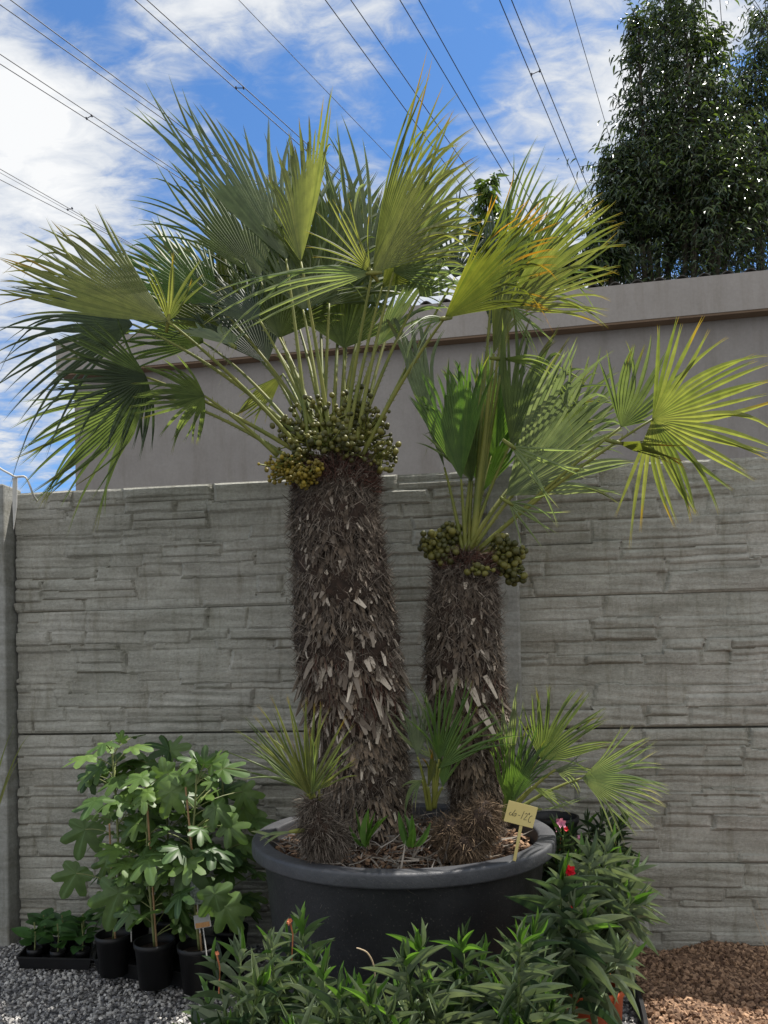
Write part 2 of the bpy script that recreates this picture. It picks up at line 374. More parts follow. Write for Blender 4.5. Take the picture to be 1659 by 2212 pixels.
# ------------------------------------------------------------------ ground
def plane(name, x0, x1, y0, y1, z, mat, nx=2, ny=2, hf=None):
    mb = MB(); xs = np.linspace(x0, x1, nx); ys = np.linspace(y0, y1, ny); X, Y = np.meshgrid(xs, ys)
    Z = np.full_like(X, z) if hf is None else z + hf(X, Y)
    V = np.stack([X, Y, Z], -1).reshape(-1, 3); i = np.arange(nx * ny).reshape(ny, nx)
    q = np.stack([i[:-1, :-1], i[:-1, 1:], i[1:, 1:], i[1:, :-1]], -1).reshape(-1, 4)
    mb.add(V, q); return mb.build(name, mat, None, hf is not None)
def gravelmat(name, stops, scale, b2):
    m, nt, N, L, b = newmat(name)
    tc = N('ShaderNodeTexCoord'); vo = N('ShaderNodeTexVoronoi'); vo.inputs['Scale'].default_value = scale; L(tc.outputs['Object'], vo.inputs['Vector'])
    sp = N('ShaderNodeSeparateColor'); L(vo.outputs['Color'], sp.inputs[0])
    L(ramp(nt, sp.outputs[0], stops), b.inputs['Base Color']); b.inputs['Roughness'].default_value = 0.9
    inv = N('ShaderNodeMath'); inv.operation = 'SUBTRACT'; inv.inputs[0].default_value = 1; L(vo.outputs['Distance'], inv.inputs[1])
    bump(nt, b, inv.outputs[0], 1.0, b2); return m
g0 = gravelmat('grey_gravel_bed', [(0, (0.05, 0.05, 0.055)), (1, (0.20, 0.19, 0.185))], 70, 0.02)
tag(plane('ground', -150, 150, -60, 400, 0, g0), 'grey gravel yard', kind='structure')
M['stone'] = simplemat('grey_stone', (0.12, 0.12, 0.128), (0.58, 0.56, 0.53), rough=0.85, useattr=True)
M['lava'] = simplemat('brown_stone', (0.095, 0.055, 0.036), (0.42, 0.265, 0.165), rough=0.95, useattr=True)
pv, pt = pebble()
def scatter(mb, n, x0, x1, y0, y1, s0, s1, hf=lambda x, y: 0 * x, keep=lambda x, y: x == x):
    x = rng.uniform(x0, x1, n); y = rng.uniform(y0, y1, n); k = keep(x, y); x, y = x[k], y[k]; n = len(x)
    d = nrm(rng.normal(size=(n, 3)) * (1, 1, 0.55)); h = nrm(rng.normal(size=(n, 3)))
    s = rng.uniform(s0, s1, n); m = frames(d, h, s * rng.uniform(0.8, 1.3, n), s * rng.uniform(0.6, 1.0, n), s * rng.uniform(0.45, 0.8, n))
    z = hf(x, y) + s * rng.uniform(0.1, 0.9, n)
    mb.inst(pv, None, pt, m, np.stack([x, y, z], 1), rng.random(n) ** 1.3)
EDGE0, EDGE1 = P(1345, 2080, 2.66), P(1378, 2212, 2.28)       # line of the edging strip
ex = lambda y: 0.5 * (PZ(1347, 2090, 0).x + PZ(1378, 2212, 0).x) + (y - 2.42) * ((PZ(1347, 2090, 0).x - PZ(1378, 2212, 0).x) / (PZ(1347, 2090, 0).y - PZ(1378, 2212, 0).y))
mb = MB()
scatter(mb, 26000, -1.95, 0.95, 1.9, 3.15, 0.0045, 0.0095, keep=lambda x, y: x < ex(y) - 0.01)
scatter(mb, 5000, -3.2, 1.0, 0.6, 1.9, 0.006, 0.010, keep=lambda x, y: x < ex(y) - 0.01)
tag(mb.build('grey_gravel', M['stone']), 'loose grey gravel chippings on the ground', 'gravel', kind='stuff')
lf = lambda x, y: 0.035 + 0.02 * np.sin(x * 7 + 1) * np.sin(y * 6) + 0.012 * np.sin(x * 19 + y * 13)
gb = gravelmat('brown_gravel_bed', [(0, (0.09, 0.05, 0.035)), (1, (0.22, 0.13, 0.09))], 60, 0.02)
def bedmesh():
    mb = MB(); ys = np.linspace(0.9, 2.9, 40); us = np.linspace(0, 1, 40); V = []
    for y in ys:
        x0 = float(ex(y)) + 0.012
        for u in us:
            x = x0 + u * 2.2; V.append((x, y, float(lf(np.array(x), np.array(y))) * min(1, u * 22 + 0.1)))
    i = np.arange(1600).reshape(40, 40); mb.add(V, np.stack([i[:-1, :-1], i[:-1, 1:], i[1:, 1:], i[1:, :-1]], -1).reshape(-1, 4))
    return mb.build('gravel_bed', gb, None, True)
tag(bedmesh(), 'brown gravel bed base', kind='structure')
mb = MB(); scatter(mb, 34000, 0.6, 2.0, 1.9, 2.86, 0.0055, 0.0125, lf, lambda x, y: x > ex(y) + 0.014)
scatter(mb, 5000, 0.7, 2.6, 1.0, 1.9, 0.007, 0.0125, lf, lambda x, y: x > ex(y) + 0.014)
tag(mb.build('brown_gravel', M['lava']), 'loose reddish brown stone chippings in the bed', 'gravel', kind='stuff')
mb = MB(); ed = []
for y in np.linspace(1.0, 2.84, 26): ed.append((float(ex(y)) + 0.006 * math.sin(y * 9), y, 0.03))
V = []; w = 0.006
for (x, y, z) in ed: V += [(x - w, y, -0.01), (x - w, y, 0.062), (x + w, y, 0.062), (x + w, y, -0.01)]
mb.add(V, [(4 * i + k, 4 * i + k + 1, 4 * i + k + 5, 4 * i + k + 4) for i in range(25) for k in range(3)])
tag(mb.build('garden_edging', M['black']), 'black plastic edging strip between the grey and brown gravel', 'edging')

# ------------------------------------------------------------------ fence
WA = P(38, 1400, 3.055); WB = P(1659, 1400, 2.725)
wd = Vector((WB.x - WA.x, WB.y - WA.y, 0)).normalized(); wn = Vector((wd.y, -wd.x, 0))   # wn points at the camera
def WP(s, z, out=0.0): return Vector((WA.x, WA.y, 0)) + wd * s + wn * out + Vector((0, 0, z))
def panel_mesh(seed, w=1.985, h=0.494):
    g = np.random.default_rng(seed); nx, nz = 330, 112
    xs = np.linspace(0, w, nx); zs = np.linspace(0, h, nz); Z, X = np.meshgrid(zs, xs, indexing='ij')
    H = np.zeros_like(X); T = np.zeros_like(X)
    wob = 0.003 * np.sin(X * 3.1 + seed) + 0.0022 * np.sin(X * 9.3 + 2 * seed) + 0.0012 * np.sin(X * 31 + seed)
    Zw = Z + wob * np.clip((Z * (h - Z)) / (h * h / 8), 0, 1)
    cuts = [0.0]
    while cuts[-1] < h - 0.03: cuts.append(min(h, cuts[-1] + g.uniform(0.034, 0.088)))
    cuts[-1] = h
    prev = None
    for a, b in zip(cuts[:-1], cuts[1:]):
        x = -g.uniform(0, 0.3)
        while x < w:
            ln = g.uniform(0.10, 0.52); dp = g.uniform(0.004, 0.019); tx = g.uniform(-0.010, 0.010) ; tz = g.uniform(-0.004, 0.010)
            sl = g.uniform(-0.3, 0.3)
            # sometimes a stone is split in two thinner layers
            sub = [(a, b, dp)] if g.random() < 0.6 or b - a < 0.045 else [(a, (a + b) / 2, dp), ((a + b) / 2, b, dp + g.uniform(-0.010, 0.008))]
            for (za, zb, dd) in sub:
                za -= max(0, g.uniform(-.016, .018)) * (a > 0); zb += max(0, g.uniform(-.016, .018)) * (b < h)
                xa = x + sl * (Zw - za); m = (X >= xa - 0.5 * 0) & (X - sl * (Zw - za) < x + ln) & (Zw >= za) & (Zw < zb + 1e-9)
                m &= (X - sl * (Zw - za) >= x)
                ex_ = np.minimum(X - sl * (Zw - za) - x, x + ln - (X - sl * (Zw - za))); ez = np.minimum(Zw - za, zb - Zw)
                edge = np.clip(np.minimum(ex_ / 0.014, ez / 0.010), 0, 1); edge = edge * edge * (3 - 2 * edge)
                hh = dd + tx * (X - x) / ln + tz * (Zw - za) / max(zb - za, .01)
                H[m] = (hh * (0.5 + 0.5 * edge))[m]
                T[m] = 0
                if g.random() < 0.26: T[m] = np.maximum(T[m], ((1 - np.clip((Zw - za) / 0.006, 0, 1)) * 0.75)[m])
            x += ln
    # cast surface grain: long cleft marks
    for k in range(26):
        a = g.uniform(0, 2 * math.pi); fx = g.uniform(2, 22); fz = g.uniform(25, 260)
        H += 0.00028 * np.sin(X * fx + Z * fz + a + 1.6 * np.sin(X * 5 + k))
    H += g.normal(0, 0.00035, H.shape)
    H = np.maximum(H, 0.001)
    V = np.stack([X, -H, Z], -1).reshape(-1, 3); i = np.arange(nx * nz).reshape(nz, nx)
    q = np.stack([i[:-1, :-1], i[:-1, 1:], i[1:, 1:], i[1:, :-1]], -1).reshape(-1, 4)
    mb = MB(); mb.add(V, q, None, 0.5, T.reshape(-1))
    # back, top, bottom and ends give it its 4 cm thickness
    e = 0.04
    top, bot, lft, rgt = i[-1], i[0], i[:, 0], i[:, -1]
    base = nx * nz
    bv = [(0, e, -0.014), (w, e, -0.014), (w, e, h), (0, e, h)]
    for (line, p0, p1) in ((top, (0, e, h), (w, e, h)), (bot[::-1], (w, e, -0.014), (0, e, -0.014)), (lft[::-1], (0, e, h), (0, e, -0.014))[:3], (rgt, (w, e, -0.014), (w, e, h))):
        n = len(line); L0 = V[line]; B = np.linspace(p0, p1, n)
        mb.add(np.concatenate([L0, B]), [(k, k + 1, n + k + 1, n + k) for k in range(n - 1)])
    mb.add(bv, [(1, 0, 3, 2)])
    return mb
fence = thing('concrete_fence', 'grey concrete panel fence cast like stacked ledge stone, behind the palms', 'fence', WP(0, 0))
ang = math.atan2(wd.y, wd.x); fence.rotation_euler = (0, 0, ang)
protos = []
for k in range(4):
    o = panel_mesh(11 + k).build('panel', M['panel'], None, False, loc=(0, 0, 0)); protos.append(o)
TOP = 1.845; first = [True] * 4
for bay in range(-1, 3):
    for row in range(4):
        k = (row * 3 + bay * 2 + 1) % 4
        if first[k]: o = protos[k]; first[k] = False
        else: o = protos[k].copy(); COL.objects.link(o)
        o.parent = fence; o.location = (0.005 + bay * 2.02, 0, TOP - 0.5 * (row + 1) + 0.003 * (row % 2))
        o.name = 'panel'
for bay in range(-1, 4):
    mb = MB(); s = bay * 2.02 - 0.03 - (0.03 if bay <= 0 else 0)
    box(mb, (s, -0.012, 0.78), (0.055, 0.062, 1.06 if bay else 1.085), bev=0.008)
    o = mb.build('post', M['post'], None, False, loc=(s, 0, 0)); o.parent = fence
# ------------------------------------------------------------------ white tie and cord on the corner post
t0 = P(31, 1036, 2.93)
tie = thing('plastic_tie', 'white pointed plastic strip and cord hanging on the left fence post', 'plastic strip', t0)
mb = MB(); a, b, c = P(27, 1032, 2.93), P(37, 1032, 2.93), P(29, 1143, 2.93)
m1, m2 = P(27, 1095, 2.93), P(36, 1095, 2.93); off = Vector((0, 0.004, 0))
mb.add([a, b, m1, m2, c, a + off, b + off, m1 + off, m2 + off, c + off], [(0, 2, 3, 1), (5, 6, 8, 7), (0, 5, 7, 2), (1, 3, 8, 6)], [(2, 4, 3), (7, 8, 9), (2, 7, 9), (2, 9, 4), (3, 4, 9), (3, 9, 8)])
mb.build('strip', M['white'], tie)
mb = MB(); tube(mb, path([P(-30, 985, 2.93), P(-2, 1010, 2.93), P(22, 1024, 2.92), P(34, 1030, 2.92), P(54, 1030, 2.92), P(64, 1048, 2.93), P(72, 1070, 2.95), P(80, 1082, 2.98)], 30), 0.0045, 6)
mb.build('cord', M['white'], tie)

# ------------------------------------------------------------------ building behind
bd0 = P(158, 735, 6.60); bd1 = P(1659, 593, 5.47)
zb = 1.11 + 0.449 * 6.05
def top_at(u, v, D): return P(u, v, D)
A_ = PZ(320, 729, 3.84); B_ = PZ(1659, 596, 3.84)
bdir = Vector((B_.x - A_.x, B_.y - A_.y, 0)).normalized(); bn = Vector((bdir.y, -bdir.x, 0))
Cn = A_ - bdir * 0.66; Cn.z = 0
bld = thing('garage_building', 'grey rendered outbuilding with deep fascia and corrugated roof behind the fence', 'building', Cn)
H0 = 3.84; LEN = 10.0; DEP = 3.0
ax = (np.array(bdir), np.array(-bn), np.array((0, 0, 1.0)))
def BP(s, d, z): return Cn + bdir * s - bn * d + Vector((0, 0, z))
mb = MB(); box(mb, BP(LEN / 2, DEP / 2 - 0.02, 1.79), (LEN / 2, DEP / 2, 1.79), ax); mb.build('wall', M['render'], bld)
fas = MB(); box(fas, BP(LEN / 2, DEP / 2 + 0.0, 3.69), (LEN / 2 + 0.1, DEP / 2 + 0.12, 0.135), ax); fa = fas.build('fascia', M['fascia'], bld)
mb = MB(); box(mb, BP(LEN / 2, -0.07, 3.547), (LEN / 2 + 0.08, 0.045, 0.008), ax); mb.build('soffit', M['soffit'], bld)
mb = MB(); nx = 900; V = []
for d, zz in ((-0.10, 0.0), (DEP + 0.2, 0.18)):
    for k in range(nx):
        s = -0.14 + (LEN + 0.2) * k / (nx - 1); w = 0.020 * math.sin(2 * math.pi * s / 0.155)
        V += [BP(s, d, 3.836 + w + zz), BP(s, d, 3.843 + w + zz)]
q = []
for k in range(nx - 1):
    a = 2 * k; q += [(a, a + 2, a + 3, a + 1), (a + 1, a + 3, a + 3 + 2 * nx, a + 1 + 2 * nx), (a, a + 2 * nx, a + 2 + 2 * nx, a + 2)]
mb.add(V, q); mb.build('roof', M['roof'], bld)
mb = MB(); gp0, gp1 = 1.60, 3.44
q0 = P(294, 868, 6.28); q1 = P(297, 1003, 6.28)
tube(mb, [q0 + Vector((0, -0.02, 0)), q1 + Vector((0, -0.02, 0))], 0.014, 8); mb.build('pipe', M['white'], bld)
mb = MB(); c0 = P(215, 833, 6.40); box(mb, c0, (0.10, 0.05, 0.035), ax, bev=0.01); lamp = mb.build('bracket', M['white'], bld)
mb = MB(); V_, f_ = ico(2); mb.add(V_ * 0.04 + np.array(P(216, 841, 6.34)), None, f_); mb.build('camera_dome', M['black'], lamp, True)
mb = MB(); box(mb, P(187, 829, 6.42), (0.09, 0.05, 0.03), ax, bev=0.01); mb.build('bracket', M['white'], bld)
mb = MB(); wc = P(1659, 972, 5.5); s_ = (wc - Cn).dot(bdir); box(mb, BP(s_ + 0.07, 0.125, wc.z - 0.05), (0.12, 0.01, 0.08), ax); mb.build('vent', M['black'], bld)

# ------------------------------------------------------------------ power lines
def wirepts(u0, v0, u1, v1, z=16.0):
    a, b = PZ(u0, v0, z), PZ(u1, v1, z); d = (b - a).normalized(); d.z = 0
    s0, s1 = a - d * 14, b + d * 60; n = 14
    return [s0.lerp(s1, k / (n - 1)) for k in range(n)], a, b, d
def wire(mb, u0, v0, u1, v1, r=0.012, z=16.0):
    p, a, b, d = wirepts(u0, v0, u1, v1, z); tube(mb, p, r, 5); return a, b, d
twins = [((23, 0, 453, 318), (0, 10, 417, 302), None, 'second from left, crossing the top left corner'),
         ((0, 117, 443, 411), (0, 138, 448, 422), ((198, 250), (187, 256)), 'with a spacer over the white cloud at left'),
         ((0, 365, 219, 490), (0, 388, 215, 497), ((156, 450), (146, 453)), 'lowest at left, just above the left frond tips'),
         ((318, 0, 651, 300), (292, 0, 646, 312), ((526, 190), (510, 190)), 'whose spacer touches the tall left fan tips'),
         ((758, 0, 928, 246), (703, 0, 890, 256), None, 'running down behind the tallest right fan'),
         ((905, 0, 1119, 384), (864, 0, 1102, 396), ((1119, 384), (1102, 396)), 'whose spacer meets the dark right fan'),
         ((1105, 0, 1245, 343), (1079, 0, 1227, 353), ((1166, 153), (1148, 161)), 'with a spacer over open blue sky right of the palms'),
         ((1523, 0, 1531, 80), (1494, 0, 1503, 80), None, 'dropping behind the tall tree')]
for (l1, l2, spc, txt) in twins:
    a = PZ(l1[0], l1[1], 16); o = thing('power_line', 'twin overhead wire ' + txt, 'power line', a, 'overhead power lines')
    ends = []
    for l in (l1, l2):
        mb = MB(); wire(mb, *l); mb.build('wire', M['cable'], o)
    if spc:
        mb = MB(); s0, s1 = PZ(*spc[0], 16), PZ(*spc[1], 16); tube(mb, [s0, s0.lerp(s1, .5), s1], 0.011, 6)
        for s in (s0, s1): box(mb, s, (0.018, 0.035, 0.018))
        mb.build('spacer', M['cable'], o)
for (l, txt) in (((516, 0, 781, 276), 'thin single overhead wire left of centre over pale cloud'), ((1230, 0, 1314, 287), 'thin single overhead wire just left of the tall tree'),
                 ((1409, 0, 1416, 80), 'single overhead wire ending in the top of the tall tree'), ((1555, 0, 1561, 80), 'rightmost single overhead wire beyond the tall tree'),
                 ((0, 373, 217, 493), 'thin single wire beside the lowest twin wires at left')):
    mb = MB(); wire(mb, *l, r=0.008)
    o = mb.build('power_line', M['cable'], None, loc=PZ(l[0], l[1], 16)); tag(o, txt, 'power line', 'overhead power lines')

# ------------------------------------------------------------------ trees behind the building
LT = lance(0.35, 0.25, 4)
def tree(name, label, D, base, culms, n_leaf, size, lime=0.12, group='trees behind the building', seed=1, spread=0.55):
    """culms: list of pixel polylines (u,v) giving each leafy stem; leaves hang from short side twigs"""
    g = np.random.default_rng(seed); b = P(*base, D); b.z = 0
    t = thing(name, label, 'tree', b, group)
    tr = MB(); pos = []; dirs = []; lim = []
    tw = MB()
    for ci, (pts, rad, dy) in enumerate(culms):
        p = [b + Vector((g.uniform(-.2, .2), g.uniform(-.2, .2), 0))] + [P(u, v, D + dy) for (u, v) in pts]
        c = path(p, 40); tube(tr, c, np.linspace(0.05, 0.008, 40), 6)
        ca = np.array([tuple(x) for x in c]); 
        z0 = max(3.2, ca[0, 2])
        tops = [i for i in range(40) if ca[i, 2] > z0]
        nb = int(n_leaf * rad)
        for k in range(nb):
            i = tops[int(len(tops) * g.random() ** 0.9)] if tops else 39
            f = (i - tops[0]) / max(1, len(tops) - 1) if tops else 1
            R0 = rad * spread * 3.9 * (1 - 0.72 * f ** 1.2) * (1.7 if g.random() < .12 else 1)
            a = g.uniform(0, 2 * math.pi); rr = R0 * g.uniform(0.15, 1.0) ** 0.7
            e = ca[i] + np.array((math.cos(a) * rr, math.sin(a) * rr, g.uniform(-0.25, 0.75) * rr + 0.05))
            if k % 3 == 0: tube(tw, [ca[i], (ca[i] + e) / 2 + (0, 0, 0.06 * rr), e], (0.006, 0.0045, 0.003), 3, False)
            m = g.integers(6, 11)
            for q in range(m):                           # a pinnate spray of drooping leaflets
                s = 0.45 + 0.62 * q / m
                x = ca[i] + (e - ca[i]) * s; x[2] += 0.06 * rr * math.sin(s * 3.1) - 0.16 * rr * max(0, s - .6)
                sd = 1 if q % 2 else -1
                out = nrm(e - ca[i]); side = np.array((-out[1], out[0], 0)) * sd
                pos.append(x + g.normal(0, 0.02, 3)); dirs.append(out * 0.5 + side * 0.8 + np.array((0, 0, -0.75 + g.uniform(-.35, .45)))); 
                lim.append(f)
    pos = np.array(pos); dirs = nrm(np.array(dirs) + g.normal(0, 0.2, (len(pos), 3))); lim = np.array(lim)
    up = nrm(np.array([0, 0, 1.0]) + g.normal(0, 0.5, (len(pos), 3)))
    L_ = size * g.uniform(0.7, 1.3, len(pos)); W_ = L_ * g.uniform(0.20, 0.32, len(pos))
    mats = frames(dirs, up, L_, W_)
    isl = g.random(len(pos)) < lime * (0.3 + lim * 1.6)
    tr.build('trunk', M['bark'], t); tw.build('twigs', M['bark'], t)
    mb = MB(); mb.inst(LT[0], LT[1], None, mats[~isl], pos[~isl], g.random((~isl).sum()) ** 1.6, LT[2]); cr = mb.build('crown', M['bamboo'], t)
    if isl.sum():
        mb = MB(); mb.inst(LT[0], LT[1], None, mats[isl], pos[isl], g.random(isl.sum()), LT[2]); mb.build('young_leaves', M['bamboo_lime'], cr)
    return t
D1 = 9.6
tree('tall_tree', 'tall feathery dark green tree standing behind the right end of the roof', D1, (1450, 700),
     [([(1400, 480), (1385, 200), (1378, 40)], 0.22, 0), ([(1440, 500), (1440, 200), (1435, 10)], 0.34, 0.2), ([(1500, 480), (1490, 200), (1470, -30)], 0.34, -0.2),
      ([(1540, 480), (1530, 240), (1528, 90)], 0.30, 0), ([(1570, 500), (1590, 340), (1585, 220)], 0.34, 0.3), ([(1390, 560), (1350, 440), (1330, 330)], 0.30, 0),
      ([(1480, 560), (1470, 430), (1460, 300)], 0.5, -0.1), ([(1420, 560), (1410, 430), (1400, 280)], 0.42, 0.2), ([(1550, 570), (1550, 450), (1560, 320)], 0.46, -0.2),
      ([(1370, 600), (1345, 520), (1325, 430)], 0.24, 0.1), ([(1500, 600), (1510, 540), (1510, 420)], 0.5, 0.1), ([(1330, 610), (1310, 560), (1290, 500)], 0.16, 0.1)],
     1250, 0.086, 0.16, seed=3, spread=.72)
tree('tall_tree', 'darker tree cut by the right edge of the picture, behind the roof', D1 + 0.4, (1680, 700),
     [([(1680, 480), (1670, 250), (1655, 30)], 0.36, 0), ([(1640, 520), (1635, 330), (1630, 120)], 0.26, -0.2), ([(1720, 500), (1720, 300), (1710, 60)], 0.4, 0.2),
      ([(1640, 590), (1640, 480), (1650, 360)], 0.42, 0), ([(1690, 590), (1690, 480), (1690, 330)], 0.5, 0.2)],
     1050, 0.086, 0.08, seed=5, spread=.72)
tree('small_tree', 'light leafy treetop glimpsed between the two palm crowns', 9.4, (1045, 760),
     [([(1045, 640), (1048, 520), (1052, 400)], 0.20, 0), ([(1060, 640), (1085, 540), (1080, 450)], 0.16, 0.1)], 320, 0.14, 0.75, seed=8, spread=0.42)
tree('small_tree', 'low dark foliage rising over the roof left of the tall tree', 9.2, (1270, 760),
     [([(1280, 640), (1290, 600), (1290, 545)], 0.17, 0), ([(1230, 650), (1225, 620), (1222, 575)], 0.12, 0.1), ([(1320, 640), (1325, 600), (1330, 540)], 0.17, 0)], 520, 0.12, 0.1, seed=9, spread=0.5)

# ------------------------------------------------------------------ palm fronds
def frond_blade(mb, hub, A, N, L, half, n, split, droop, cup, jit, seed, fold=0.42, lobe=0.28, stiff=0.0, wscale=1.0):
    """pleated fan: n folded segments fused up to split*L, free and tapering beyond, each tip two-toothed"""
    g = np.random.default_rng(seed)
    A = nrm(np.array(tuple(A))); N = np.array(tuple(N)); N = nrm(N - np.dot(N, A) * A); S = np.cross(A, N); half = R(half); dth = 2 * half / n; K = 12
    hub = np.array(hub)
    for i in range(n):
        th = -half + dth * (i + 0.5); rel = abs(th) / max(half, 1e-6)
        Li = L * (1 - lobe * rel ** 2) * g.uniform(0.90, 1.05); sp = split * (1 - 0.15 * rel) * g.uniform(0.92, 1.05)
        thj = g.normal(0, jit); bend = g.normal(0, 1.0); drp = droop * g.uniform(0.4, 1.6); kink = g.random() < 0.12; dry = 0.16 if g.random() < 0.10 else 0.0
        rnd = np.clip(0.5 + 0.5 * math.sin(th * 3 + seed) * 0.5 + g.normal(0, 0.22), 0, 1)
        for side in (-1, 1):
            V = []; T = []
            for k in range(K + 1):
                s = k / K; s = s ** 0.9; r = s * Li
                if s <= sp: w = math.tan(dth / 2) * r; ang_e = th
                f = max(0.0, (s - sp) / (1 - sp))
                w = math.tan(dth / 2) * min(s, sp) * Li * (1 - f ** 2.3) * (1 - 0.12 * min(1, f * 6)) * (1 + (wscale * 1.30 - 1) * min(1, f * 2)) + 0.0002
                tt = th + thj * f
                def pt(lat, hgt):
                    c, s_ = math.cos(tt), math.sin(tt)
                    rad = c * A + s_ * S; tan = -s_ * A + c * S
                    q = hub + rad * r + tan * (lat + (0.016 * bend + 0.05 * bend * L * f) * f) + N * hgt
                    q = q + N * (cup * L * (r / L) ** 2 * (0.25 + abs(math.sin(th)) ** 1.2))
                    q = q + N * (0.03 * bend * f * f * L)
                    q[2] -= drp * L * (f ** 2.2) * (1.0 + (3.0 * f if kink else 0))
                    return q
                tooth = max(0.0, (s - 0.88) / 0.12)
                rh = fold * w
                e = pt(side * (w + tooth * 0.0028), -rh * 0.5)
                m = pt(side * (w * 0.0 + tooth * 0.0028), rh * 0.5)
                V += [e, m]; T += [s, s]
            q = []
            for k in range(K):
                a = 2 * k; q.append((a, a + 1, a + 3, a + 2) if side < 0 else (a, a + 2, a + 3, a + 1))
            mb.add(V, q, None, rnd, np.clip(np.array(T) + g.normal(0, 0.035) + dry, 0, 1))
def frond(parent, base, bD, hub, hD, tip, tD, half, phi, n, mat, split=0.5, droop=0.06, cup=0.12, jit=0.035, seed=0, petiole=True, bulge=0.10, label=None, fold=0.72, lobe=0.28, wscale=1.0, pr=0.0056):
    n = n if n < 10 else int(round(n * 0.86))
    b = P(*base, bD); h = P(*hub, hD); t = P(*tip, tD); A = (t - h); L = A.length; A.normalize()
    vd = (h - CAM).normalized(); N0 = -vd - A * (-vd).dot(A); N0.normalize()
    Nn = (Matrix.Rotation(R(phi), 3, A) @ N0)
    root = parent; d = h - b
    c = b + d * 0.5 + Vector((0, 0, 1)) * d.length * bulge
    pts = bez(b, c, h, 14)
    mb = MB()
    if petiole:
        tube(mb, pts, np.linspace(pr * 1.35, pr * 0.62, 14), 7)
        sm = MB()
        g = np.random.default_rng(seed + 5)
        pa = np.array([tuple(x) for x in pts])
        k = max(4, int(d.length / 0.022)); fr = np.linspace(0.12, 0.9, k) * 13
        for f in fr:                                        # small teeth along both margins
            i = int(f); x = pa[i] + (pa[min(13, i + 1)] - pa[i]) * (f - i); tg = nrm(pa[min(13, i + 1)] - pa[max(0, i - 1)])
            sd = nrm(np.cross(tg, np.array(tuple(vd)))) * (1 if g.random() < .5 else -1)
            a = x + sd * pr * 0.7; e = x + sd * (pr * 0.7 + 0.009) + tg * 0.008
            mb.add([a - tg * 0.002, a + tg * 0.002, e], None, [(0, 1, 2)], 0.6)
    else:
        tube(mb, [h - A * 0.03, h, h + A * 0.02], (0.005, 0.007, 0.004), 6)
    o = mb.build('frond', M['petiole'], root, True)
    if label: o['label'] = label
    mb = MB(); frond_blade(mb, h, A, Nn, L, half, n, split, droop, cup, jit, seed, fold, lobe, 0, wscale)
    mb.build('leaf_blade', M[mat], o)
    return o

